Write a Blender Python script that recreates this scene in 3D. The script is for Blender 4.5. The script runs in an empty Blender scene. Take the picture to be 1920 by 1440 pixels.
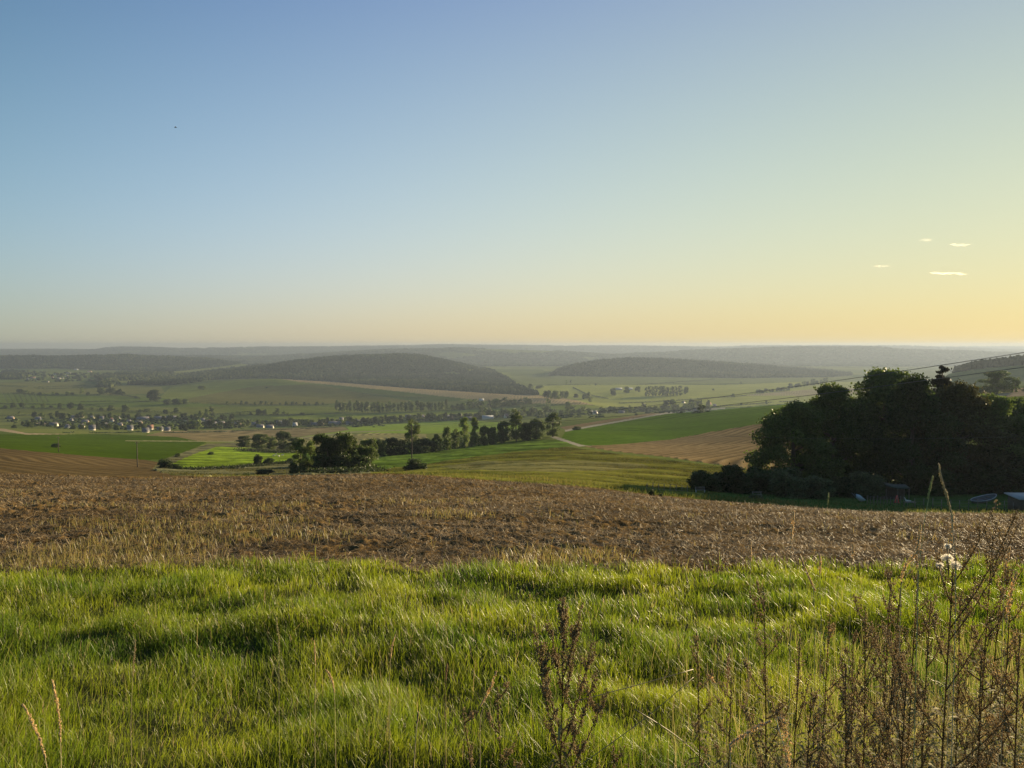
import bpy, math, random
import numpy as np
from math import radians as R

# ------------------------------------------------------------------ camera, sky, sun, exposure
sc = bpy.context.scene
COL = sc.collection
F = 1442.0                      # focal length in pixels of the 1920 wide photograph
PITCH = math.atan(72 / F)
CP, SP = math.cos(PITCH), math.sin(PITCH)
cam_d = bpy.data.cameras.new('camera')
cam_d.sensor_width = 36
cam_d.lens = 36 * F / 1920
cam_d.clip_start = 0.05
cam_d.clip_end = 90000
cam = bpy.data.objects.new('camera', cam_d)
cam.location = (0, 0, 0)
cam.rotation_euler = (math.pi / 2 - PITCH, 0, 0)
COL.objects.link(cam)
sc.camera = cam

EXPO = 1.6
SUN_AZ, SUN_EL = 42.0, 8.0     # degrees right of the view direction, above the horizon
world = bpy.data.worlds.new('World')
sc.world = world
world.use_nodes = True
wt = world.node_tree
wt.nodes.clear()
w_out = wt.nodes.new('ShaderNodeOutputWorld')
w_bg = wt.nodes.new('ShaderNodeBackground')
w_sky = wt.nodes.new('ShaderNodeTexSky')
w_sky.sky_type = 'NISHITA'
w_sky.sun_disc = False
w_sky.sun_elevation = R(SUN_EL)
w_sky.sun_rotation = R(SUN_AZ)
w_sky.altitude = 250
w_sky.air_density = 2.0
w_sky.dust_density = 0.1
w_sky.ozone_density = 2.0
w_bg.inputs['Strength'].default_value = 0.05
# the phone compressed the bright side of the sky: the same curve, as a function of real directions
w_gam = wt.nodes.new('ShaderNodeGamma'); w_gam.inputs[1].default_value = 0.35
w_tc = wt.nodes.new('ShaderNodeTexCoord')
w_dot = wt.nodes.new('ShaderNodeVectorMath'); w_dot.operation = 'DOT_PRODUCT'
w_dot.inputs[1].default_value = (math.sin(R(SUN_AZ)) * math.cos(R(SUN_EL)), math.cos(R(SUN_AZ)) * math.cos(R(SUN_EL)), math.sin(R(SUN_EL)))
w_sep = wt.nodes.new('ShaderNodeSeparateXYZ')
w_cl = wt.nodes.new('ShaderNodeClamp'); w_cl.inputs['Max'].default_value = 0.42
w_cd = wt.nodes.new('ShaderNodeClamp'); w_cd.inputs['Min'].default_value = 0.15
wt.links.new(w_dot.outputs['Value'], w_cd.inputs['Value'])
wt.links.new(w_tc.outputs['Generated'], w_dot.inputs[0]); wt.links.new(w_tc.outputs['Generated'], w_sep.inputs[0])
wt.links.new(w_sep.outputs[2], w_cl.inputs['Value'])
SKY_FIT = ((-1.521, -1.068, -0.536), (-2.316, -1.291, -2.83), (-2.662, -2.837, 0.607), (1.538, 0.812, 1.10), (2.387, 1.663, 2.312), (-0.938, -0.619, -1.473))
def w_madd(fac, mul, add):
    n = wt.nodes.new('ShaderNodeVectorMath'); n.operation = 'MULTIPLY_ADD'
    n.inputs[1].default_value = mul
    wt.links.new(fac, n.inputs[0])
    if isinstance(add, tuple): n.inputs[2].default_value = add
    else: wt.links.new(add, n.inputs[2])
    return n.outputs[0]
w_z2 = wt.nodes.new('ShaderNodeMath'); w_z2.operation = 'MULTIPLY'
wt.links.new(w_cl.outputs[0], w_z2.inputs[0]); wt.links.new(w_cl.outputs[0], w_z2.inputs[1])
def w_prod(a, b):
    n = wt.nodes.new('ShaderNodeMath'); n.operation = 'MULTIPLY'
    wt.links.new(a, n.inputs[0]); wt.links.new(b, n.inputs[1]); return n.outputs[0]
w_e = w_madd(w_prod(w_cd.outputs[0], w_cd.outputs[0]), SKY_FIT[5], w_madd(w_prod(w_cl.outputs[0], w_cd.outputs[0]), SKY_FIT[4], w_madd(w_cd.outputs[0], SKY_FIT[3], w_madd(w_z2.outputs[0], SKY_FIT[2], w_madd(w_cl.outputs[0], SKY_FIT[1], tuple(c - math.log(0.05 * 2 ** EXPO) for c in SKY_FIT[0]))))))
w_s2 = wt.nodes.new('ShaderNodeSeparateXYZ'); wt.links.new(w_e, w_s2.inputs[0])
w_cb = wt.nodes.new('ShaderNodeCombineXYZ')
for k in range(3):
    n = wt.nodes.new('ShaderNodeMath'); n.operation = 'EXPONENT'
    wt.links.new(w_s2.outputs[k], n.inputs[0]); wt.links.new(n.outputs[0], w_cb.inputs[k])
w_mul = wt.nodes.new('ShaderNodeVectorMath'); w_mul.operation = 'MULTIPLY'
wt.links.new(w_sky.outputs[0], w_gam.inputs[0]); wt.links.new(w_gam.outputs[0], w_mul.inputs[0]); wt.links.new(w_cb.outputs[0], w_mul.inputs[1])
wt.links.new(w_mul.outputs[0], w_bg.inputs[0])
wt.links.new(w_bg.outputs[0], w_out.inputs[0])

sun_d = bpy.data.lights.new('sun', 'SUN')
sun_d.energy = 5.0
sun_d.angle = R(0.55)
sun_d.color = (1.0, 0.78, 0.46)
sun = bpy.data.objects.new('sun', sun_d)
sun.rotation_euler = (R(90 - SUN_EL), 0, R(180 - SUN_AZ))
COL.objects.link(sun)

sc.view_settings.view_transform = 'Standard'
sc.view_settings.look = 'None'
sc.view_settings.exposure = EXPO
sc.view_settings.gamma = 1.0
sc.render.engine = 'CYCLES'
cy = sc.cycles
cy.max_bounces = 5
cy.diffuse_bounces = 2
cy.glossy_bounces = 1
cy.transmission_bounces = 3
cy.transparent_max_bounces = 4
cy.volume_bounces = 0
cy.caustics_reflective = False
cy.caustics_refractive = False
cy.use_denoising = True

rng = np.random.default_rng(7)
random.seed(7)

# ------------------------------------------------------------------ pixels, rays, noise
def tanpy(py):
    """tangent of the depression of a pixel row of the photograph"""
    return np.tan(np.arctan((np.asarray(py, float) - 720) / F) + PITCH)

def at(px, py, Y):
    v = (720 - py) / F
    d = CP + v * SP
    return np.array(((px - 960) / F / d * Y, Y, Y * (v * CP - SP) / d))

def project(x, y, z):
    y = np.maximum(y, 0.3)
    zc = y * CP - z * SP
    up = y * SP + z * CP
    return 960 + F * x / zc, 720 - F * up / zc

_tab = np.random.default_rng(3).random((256, 256))
def vnoise(x, y, scale, seed=0):
    x = np.asarray(x, float) / scale + seed * 17.31 + 1000
    y = np.asarray(y, float) / scale + seed * 9.17 + 1000
    xi, yi = np.floor(x).astype(int), np.floor(y).astype(int)
    fx, fy = x - xi, y - yi
    fx = fx * fx * (3 - 2 * fx); fy = fy * fy * (3 - 2 * fy)
    a = _tab[xi % 256, yi % 256]; b = _tab[(xi + 1) % 256, yi % 256]
    c = _tab[xi % 256, (yi + 1) % 256]; d = _tab[(xi + 1) % 256, (yi + 1) % 256]
    return (a * (1 - fx) + b * fx) * (1 - fy) + (c * (1 - fx) + d * fx) * fy
def fbm(x, y, scale, oct=4, seed=0):
    s = 0; a = 1; t = 0
    for k in range(oct):
        s = s + a * vnoise(x, y, scale / 2 ** k, seed + k * 5); t += a; a *= 0.55
    return s / t

# ------------------------------------------------------------------ terrain heights
FLOOR = -150.0
COLS = {
 -300: [(20,965),(30,928),(45,901),(60,888),(80,888.5),(110,889),(150,884),(200,872),(260,856),(330,838),(450,828),(700,812),(900,806),(1200,800),(1450,792),(1750,772)],
 0:    [(20,965),(30,928),(45,901),(60,888),(80,888.5),(110,889),(150,885),(200,872),(260,856),(330,840),(450,828),(700,812),(900,806),(1200,800),(1450,792),(1750,772)],
 250:  [(20,965),(30,930),(45,908),(60,897),(80,897),(120,893),(180,884),(240,877),(300,864),(380,850),(480,838),(700,822),(900,812),(1200,803),(1450,795),(1750,772)],
 480:  [(20,965),(30,930),(45,905),(60,894),(80,896),(110,897),(170,892),(260,875),(380,856),(450,850),(600,838),(800,826),(1100,812),(1400,800),(1750,772)],
 640:  [(20,965),(30,928),(45,901),(58,889.5),(80,893),(110,894),(190,888),(260,874),(350,858),(450,846),(600,834),(800,822),(1100,809),(1400,798),(1750,772)],
 770:  [(20,966),(30,930),(45,902),(58,889.5),(80,892),(110,891),(200,883),(240,874),(290,862),(350,850),(500,838),(700,824),(1000,808),(1200,802),(1450,794),(1750,772)],
 900:  [(20,968),(30,935),(45,910),(60,901),(75,898),(100,894),(150,884),(200,872),(250,861),(300,851),(350,842),(400,833),(600,822),(800,813),(1000,804),(1200,798),(1450,790),(1750,772)],
 1040: [(20,972),(30,942),(45,920),(65,909),(90,900),(150,880),(200,866),(250,855),(310,843),(380,828),(430,815),(500,808),(620,804),(800,797),(1000,790),(1300,781),(1600,775),(1750,772)],
 1250: [(20,985),(30,962),(45,945),(60,936),(78,929),(100,915),(150,893),(200,874),(250,860),(320,846),(400,833),(500,815),(600,799),(800,776),(1000,779),(1400,776),(1750,772)],
 1450: [(20,988),(30,967),(45,953),(65,950),(85,945),(110,930),(150,908),(200,880),(300,840),(400,812),(500,790),(700,764),(800,760),(1000,768),(1400,771.5),(1750,772)],
 1650: [(20,990),(30,973),(45,966),(65,963),(85,960),(100,946),(120,929),(150,905),(200,870),(300,825),(400,795),(600,755),(800,745),(1000,750),(1400,768),(1750,772)],
 1900: [(20,990),(30,975),(45,969),(65,966),(85,963),(100,950),(120,930),(150,895),(200,850),(300,790),(400,755),(500,736),(700,727),(900,724),(1200,722),(1750,745)],
 2300: [(20,990),(30,975),(45,969),(65,966),(85,963),(120,925),(200,840),(300,775),(400,740),(500,720),(700,705),(900,700),(1200,700),(1750,735)],
}
NT, NS = 500, 500
LY = np.linspace(math.log(2), math.log(1750), NT)
SG = np.linspace(-0.88, 0.94, NS)
def _build_table():
    px = sorted(COLS)
    rows = []
    for p in px:
        ys = [2, 4, 7, 11] + [a for a, b in COLS[p]]
        ts = [(1.65 + 0.143 * a) / a for a in (2, 4, 7, 11)] + [float(tanpy(b)) for a, b in COLS[p]]
        ly = np.log(ys)
        rows.append(-np.interp(LY, ly, ts) * np.exp(LY))
    rows = np.array(rows)                    # anchors x NT
    sa = (np.array(px) - 960) / F
    tab = np.empty((NT, NS))
    for i in range(NT):
        tab[i] = np.interp(SG, sa, rows[:, i])
    def blur(a, n, axis):
        k = np.exp(-0.5 * (np.arange(-3 * n, 3 * n + 1) / n) ** 2); k /= k.sum()
        pad = [(0, 0), (0, 0)]; pad[axis] = (3 * n, 3 * n)
        ap = np.pad(a, pad, mode='edge')
        return np.apply_along_axis(lambda r: np.convolve(r, k, 'valid'), axis, ap)
    q = tab / np.exp(LY)[:, None]            # smooth the slope, not the height
    q = blur(q, 9, 1)
    return q * np.exp(LY)[:, None]
TAB = _build_table()

def _sm(t):
    t = np.clip(t, 0, 1)
    return t * t * (3 - 2 * t)

def interp1(px, pts, k):
    return np.interp(px, [p[0] for p in pts], [p[k] for p in pts])

# ridge lines: (photo column, photo row of the ground on the crest, distance)
KNOLL = [(250,728,2900),(300,722,2950),(380,716,2950),(450,712,2920),(520,711,2850),(600,716,2700),(700,724,2500),(760,729,2400),(850,735,2250),(950,741,2100),(1040,749,1960),(1100,757,1850),(1160,765,1800)]
HILL_MID = [(300,716,3600),(330,712,3600),(380,705,3700),(440,696,3800),(500,688,3900),(560,679,4000),(620,672,4100),(700,668,4200),(760,667,4200),(800,670,4200),(860,684,4100),(900,694,4000),(950,703,3850),(1000,710,3800)]
HILL_RIGHT = [(1020,703,3900),(1040,698,3950),(1080,686,4100),(1130,678,4200),(1180,674,4300),(1250,676,4300),(1320,680,4250),(1400,686,4200),(1480,694,4100),(1560,701,4000),(1620,706,4000)]
RIDGE_LEFT = [(-400,672,5300),(0,670,5300),(60,668,5300),(90,670,5300),(140,669,5400),(240,667,5500),(300,670,5500),(400,675,5500),(440,681,5400),(520,690,5300)]
RIDGE_NEAR = [(1740,722,1500),(1780,702,1500),(1830,690,1500),(1920,681,1500),(2100,668,1500),(2400,660,1500)]
FAR_A = [(-400,672),(300,670),(480,669),(560,665),(650,661),(760,656),(850,653),(950,656),(1050,660),(1150,665),(1240,661),(1330,657),(1400,653),(1500,651),(1600,651),(1650,652),(1700,656),(1800,658),(1920,663),(2300,656)]
FAR_B = [(-400,656),(0,655.5),(180,656),(200,653),(230,651),(300,652),(340,654),(400,652.5),(480,651),(600,650.5),(760,648.5),(850,647),(1000,649),(1100,648.5),(1200,649.5),(1300,650.5),(1360,651.5),(1400,649.5),(1500,648.5),(1700,649.5),(1800,653),(1920,656),(2300,656)]
FAR_C = [(-400,655),(300,655),(500,651),(2300,650)]
FAR_A = [(a, b, 7600) for a, b in FAR_A]
FAR_B = [(a, b, 11500) for a, b in FAR_B]
FAR_C = [(a, b, 15500) for a, b in FAR_C]
RIDGES = [(KNOLL, .20, .12), (HILL_MID, .17, .2), (HILL_RIGHT, .09, .14), (RIDGE_LEFT, .14, .1), (FAR_A, .2, .2), (FAR_B, .2, .2), (FAR_C, .15, .1)]

def height(x, Y):
    x = np.asarray(x, float); Y = np.asarray(Y, float)
    Yc = np.maximum(Y, 2.0)
    s = np.clip(x / Yc, -0.87, 0.93)
    i = (np.log(np.minimum(Yc, 1749.9)) - LY[0]) / (LY[1] - LY[0])
    j = (s - SG[0]) / (SG[1] - SG[0])
    i0 = np.clip(i.astype(int), 0, NT - 2); j0 = np.clip(j.astype(int), 0, NS - 2)
    fi, fj = i - i0, j - j0
    z = (TAB[i0, j0] * (1 - fj) + TAB[i0, j0 + 1] * fj) * (1 - fi) + (TAB[i0 + 1, j0] * (1 - fj) + TAB[i0 + 1, j0 + 1] * fj) * fi
    z = np.where(Y < 2, -1.65 - 0.143 * Y, z)
    b = _sm((Y - 1750) / 500)
    z = z * (1 - b) + FLOOR * b
    px = 960 + F * s
    base = z
    for k, (pts, wf, wb) in enumerate(RIDGES):
        y0 = interp1(px, pts, 2)
        zt = -tanpy(interp1(px, pts, 1)) * y0
        inside = _sm((px - pts[0][0] + 60) / 60) * _sm((pts[-1][0] + 60 - px) / 60) if k in (0, 1, 2, 3) else 1.0
        d = Y / y0 - 1
        bump = np.where(d < 0, _sm(1 + d / wf), _sm(1 - d / wb)) * inside
        if k >= 4:
            bump = np.where(d > 0, np.maximum(bump, 0.55), bump)
        z = np.maximum(z, base * (1 - bump) + np.maximum(zt, base) * bump)
    y0 = 1500.0
    zt = -tanpy(interp1(px, RIDGE_NEAR, 1)) * y0
    d = Y / y0 - 1
    bump = np.where(d < 0, _sm(1 + d / 0.25), _sm(1 - d / 0.5)) * _sm((px - 1720) / 60)
    z = np.maximum(z, base * (1 - bump) + np.maximum(zt, base) * bump)
    # gentle natural undulation that grows with distance
    z = z + (fbm(x, Y, 60, 3, 2) - 0.5) * np.clip((Y - 130) / 400, 0, 1) * 2.0
    z = z + (fbm(x, Y, 500, 3, 4) - 0.5) * np.clip((Y - 4500) / 3000, 0, 1) * 26
    return z

def hz(x, y):
    return float(height(np.array([x]), np.array([y]))[0])

_ly = np.exp(np.linspace(math.log(2.0), math.log(15800), 2600))
def ground_at(px, py, ymin=2.0):
    """the point of the ground seen at a pixel of the photograph"""
    v = (720 - py) / F
    s = (px - 960) / F / (CP + v * SP)
    Y = _ly[_ly >= ymin]
    z = height(s * Y, Y)
    hit = np.nonzero(-z / Y <= tanpy(py))[0]
    k = hit[0] if len(hit) else len(Y) - 1
    y = Y[k]
    return s * y, y, hz(s * y, y)

# ------------------------------------------------------------------ mesh helpers
def mesh_np(name, verts, faces, col=None, smooth=False):
    """faces: list of (n x k) index arrays"""
    me = bpy.data.meshes.new(name)
    verts = np.ascontiguousarray(verts, dtype=np.float32)
    me.vertices.add(len(verts))
    me.vertices.foreach_set('co', verts.ravel())
    faces = [np.asarray(f, dtype=np.int32) for f in faces if len(f)]
    tot = np.concatenate([np.full(len(f), f.shape[1], np.int32) for f in faces])
    idx = np.concatenate([f.ravel() for f in faces])
    start = np.zeros(len(tot), np.int32); start[1:] = np.cumsum(tot)[:-1]
    me.loops.add(len(idx)); me.loops.foreach_set('vertex_index', idx)
    me.polygons.add(len(tot)); me.polygons.foreach_set('loop_start', start)
    try:
        me.polygons.foreach_set('loop_total', tot)
    except Exception:
        pass
    if smooth:
        me.polygons.foreach_set('use_smooth', np.ones(len(tot), bool))
    if col is not None:
        c = np.ones((len(verts), 4), np.float32); c[:, :3] = col
        a = me.color_attributes.new('Col', 'FLOAT_COLOR', 'POINT')
        a.data.foreach_set('color', c.ravel())
    me.update(calc_edges=True)
    return me

def obj(name, me, mat, parent=None):
    if mat is not None:
        me.materials.clear()
        for m in (mat if isinstance(mat, (list, tuple)) else [mat]):
            me.materials.append(m)
    o = bpy.data.objects.new(name, me)
    COL.objects.link(o)
    if parent is not None:
        o.parent = parent
    return o

def tag(o, label=None, cat=None, group=None, kind=None):
    if label: o['label'] = label
    if cat: o['category'] = cat
    if group: o['group'] = group
    if kind: o['kind'] = kind
    return o

def empty(name, loc, rz=0.0, scale=None):
    o = bpy.data.objects.new(name, None)
    COL.objects.link(o)
    o.empty_display_size = 0.3
    o.location = loc
    o.rotation_euler = (0, 0, rz)
    if scale is not None: o.scale = scale
    return o

class MB:
    """collects pieces of one mesh"""
    def __init__(s):
        s.v, s.f3, s.f4, s.c, s.n = [], [], [], [], 0
    def add(s, v, f3=None, f4=None, c=(1, 1, 1)):
        v = np.asarray(v, float)
        if f3 is not None and len(f3): s.f3.append(np.asarray(f3) + s.n)
        if f4 is not None and len(f4): s.f4.append(np.asarray(f4) + s.n)
        s.v.append(v)
        c = np.asarray(c, float)
        s.c.append(np.broadcast_to(c, (len(v), 3)) if c.ndim == 1 else c)
        s.n += len(v)
    def box(s, c, d, rz=0, col=(1, 1, 1), taper=1.0):
        x, y, z = d[0] / 2, d[1] / 2, d[2] / 2
        v = np.array([(-x,-y,-z),(x,-y,-z),(x,y,-z),(-x,y,-z),(-x*taper,-y*taper,z),(x*taper,-y*taper,z),(x*taper,y*taper,z),(-x*taper,y*taper,z)])
        ca, sa = math.cos(rz), math.sin(rz)
        v = v @ np.array([[ca, sa, 0], [-sa, ca, 0], [0, 0, 1]]) + np.array(c)
        s.add(v, None, [(0,3,2,1),(4,5,6,7),(0,1,5,4),(1,2,6,5),(2,3,7,6),(3,0,4,7)], col)
    def tube(s, pts, rad, n=6, col=(1, 1, 1), cap=True):
        pts = np.asarray(pts, float)
        rad = np.broadcast_to(np.asarray(rad, float), (len(pts),))
        t = np.gradient(pts, axis=0)
        t /= np.linalg.norm(t, axis=1, keepdims=True) + 1e-12
        ref = np.array([0.0, 0.0, 1.0]) if abs(t[0][2]) < 0.9 else np.array([1.0, 0.0, 0.0])
        a = np.cross(t, ref); a /= np.linalg.norm(a, axis=1, keepdims=True) + 1e-12
        b = np.cross(t, a)
        th = np.arange(n) * 2 * math.pi / n
        v = pts[:, None, :] + rad[:, None, None] * (np.cos(th)[None, :, None] * a[:, None, :] + np.sin(th)[None, :, None] * b[:, None, :])
        f = []
        for i in range(len(pts) - 1):
            for k in range(n):
                f.append((i*n+k, i*n+(k+1)%n, (i+1)*n+(k+1)%n, (i+1)*n+k))
        v = v.reshape(-1, 3)
        f3 = []
        if cap:
            m = len(v)
            v = np.vstack([v, pts[-1:], pts[:1]])
            f3 = [((len(pts)-1)*n+k, (len(pts)-1)*n+(k+1)%n, m) for k in range(n)] + [((k+1)%n, k, m+1) for k in range(n)]
        s.add(v, f3, f, col)
    def cards(s, p, size, col, aspect=1.0, nrm=None, r=None):
        """small leaf faces at points p with random facing"""
        r = r or rng
        n = len(p)
        a = r.normal(size=(n, 3)); a /= np.linalg.norm(a, axis=1, keepdims=True)
        if nrm is not None:
            a = a * 0.8 + nrm; a /= np.linalg.norm(a, axis=1, keepdims=True) + 1e-9
        b = np.cross(a, r.normal(size=(n, 3))); b /= np.linalg.norm(b, axis=1, keepdims=True) + 1e-9
        c = np.cross(a, b)
        sz = np.broadcast_to(np.asarray(size, float), (n,))[:, None] * 0.5
        b = b * sz * aspect; c = c * sz
        v = np.stack([p - b, p - c * 0.9, p + b, p + c * 0.9], 1).reshape(-1, 3)
        f = np.arange(4 * n).reshape(n, 4)
        s.add(v, None, f, np.repeat(np.broadcast_to(col, (n, 3)), 4, axis=0))
    def mesh(s, name, smooth=False):
        f = []
        if s.f3: f.append(np.concatenate(s.f3))
        if s.f4: f.append(np.concatenate(s.f4))
        return mesh_np(name, np.concatenate(s.v), f, np.concatenate(s.c), smooth)

# ------------------------------------------------------------------ materials
def new_mat(name):
    m = bpy.data.materials.new(name); m.use_nodes = True
    m.node_tree.nodes.clear()
    return m, m.node_tree.nodes, m.node_tree.links

def mat_attr(name, rough=0.9, noise=None, bump=None, trans=0.0, objvar=0.0, spec=0.2, wave=None):
    """colour from the mesh's own Col attribute, varied by procedural noise"""
    m, N, L = new_mat(name)
    out = N.new('ShaderNodeOutputMaterial')
    at_ = N.new('ShaderNodeAttribute'); at_.attribute_name = 'Col'
    col = at_.outputs['Color']
    tc = N.new('ShaderNodeTexCoord')
    if noise:
        for (sc_, amt) in noise:
            nz = N.new('ShaderNodeTexNoise'); nz.inputs['Scale'].default_value = sc_; nz.inputs['Detail'].default_value = 6
            L.new(tc.outputs['Object'], nz.inputs['Vector'])
            mr = N.new('ShaderNodeMapRange'); mr.inputs[1].default_value = 0.3; mr.inputs[2].default_value = 0.7
            mr.inputs[3].default_value = 1 - amt; mr.inputs[4].default_value = 1 + amt
            L.new(nz.outputs['Fac'], mr.inputs[0])
            mx = N.new('ShaderNodeVectorMath'); mx.operation = 'SCALE'
            L.new(col, mx.inputs[0]); L.new(mr.outputs[0], mx.inputs['Scale']); col = mx.outputs[0]
    if objvar:
        oi = N.new('ShaderNodeObjectInfo')
        mr = N.new('ShaderNodeMapRange'); mr.inputs[3].default_value = 1 - objvar; mr.inputs[4].default_value = 1 + objvar
        L.new(oi.outputs['Random'], mr.inputs[0])
        mx = N.new('ShaderNodeVectorMath'); mx.operation = 'SCALE'
        L.new(col, mx.inputs[0]); L.new(mr.outputs[0], mx.inputs['Scale']); col = mx.outputs[0]
    p = N.new('ShaderNodeBsdfPrincipled')
    p.inputs['Roughness'].default_value = rough
    p.inputs['Specular IOR Level'].default_value = spec
    L.new(col, p.inputs['Base Color'])
    if bump:
        nz = N.new('ShaderNodeTexNoise'); nz.inputs['Scale'].default_value = bump[0]; nz.inputs['Detail'].default_value = 5
        L.new(tc.outputs['Object'], nz.inputs['Vector'])
        bp = N.new('ShaderNodeBump'); bp.inputs['Strength'].default_value = bump[1]; bp.inputs['Distance'].default_value = bump[2]
        L.new(nz.outputs['Fac'], bp.inputs['Height'])
        L.new(bp.outputs[0], p.inputs['Normal'])
    sh = p.outputs[0]
    if trans:
        tr = N.new('ShaderNodeBsdfTranslucent')
        L.new(col, tr.inputs[0])
        mix = N.new('ShaderNodeMixShader'); mix.inputs[0].default_value = trans
        L.new(sh, mix.inputs[1]); L.new(tr.outputs[0], mix.inputs[2]); sh = mix.outputs[0]
    L.new(sh, out.inputs['Surface'])
    return m

def mat_plain(name, color, rough=0.7, noise=(8.0, 0.2), metal=0.0):
    m, N, L = new_mat(name)
    out = N.new('ShaderNodeOutputMaterial')
    p = N.new('ShaderNodeBsdfPrincipled')
    p.inputs['Roughness'].default_value = rough
    p.inputs['Metallic'].default_value = metal
    tc = N.new('ShaderNodeTexCoord')
    nz = N.new('ShaderNodeTexNoise'); nz.inputs['Scale'].default_value = noise[0]; nz.inputs['Detail'].default_value = 5
    L.new(tc.outputs['Object'], nz.inputs['Vector'])
    rp = N.new('ShaderNodeValToRGB')
    a = [c * (1 - noise[1]) for c in color]; b = [min(1, c * (1 + noise[1])) for c in color]
    rp.color_ramp.elements[0].position = 0.3; rp.color_ramp.elements[0].color = (*a, 1)
    rp.color_ramp.elements[1].position = 0.7; rp.color_ramp.elements[1].color = (*b, 1)
    L.new(nz.outputs['Fac'], rp.inputs[0]); L.new(rp.outputs[0], p.inputs['Base Color'])
    L.new(p.outputs[0], out.inputs['Surface'])
    return m

M_SOIL = mat_attr('ploughed_soil', 0.95, noise=[(3.0, 0.25), (25.0, 0.3)], bump=(30.0, 0.6, 0.02), spec=0.0)
M_GROUND = mat_attr('field_ground', 0.95, noise=[(0.02, 0.12), (0.25, 0.18)], bump=(1.2, 0.5, 0.25), spec=0.0)
M_HILL = mat_attr('far_hillside', 0.95, noise=[(0.004, 0.15), (0.03, 0.25)], bump=(0.04, 1.0, 14.0), spec=0.0)
M_GRASS = mat_attr('grass_blade', 0.45, trans=0.55, spec=0.35)
M_DULL = mat_attr('rough_grass_blade', 0.9, trans=0.4, spec=0.02)
M_STRAW = mat_attr('dry_straw', 0.7, trans=0.25, spec=0.25)
M_LEAF = mat_attr('tree_leaf', 0.6, trans=0.35, objvar=0.22, spec=0.2)
M_WOOD = mat_attr('forest_canopy', 0.9, trans=0.2, spec=0.0)
M_BARK = mat_plain('bark', (0.09, 0.07, 0.05), 0.9, (6.0, 0.35))
M_WLEAF = mat_attr('weed_leaf', 0.75, trans=0.4, spec=0.08)
M_STEM = mat_attr('weed_stem', 0.6, trans=0.0, spec=0.3)
M_SEED = mat_attr('weed_seed', 0.75, trans=0.5, spec=0.15)

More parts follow.
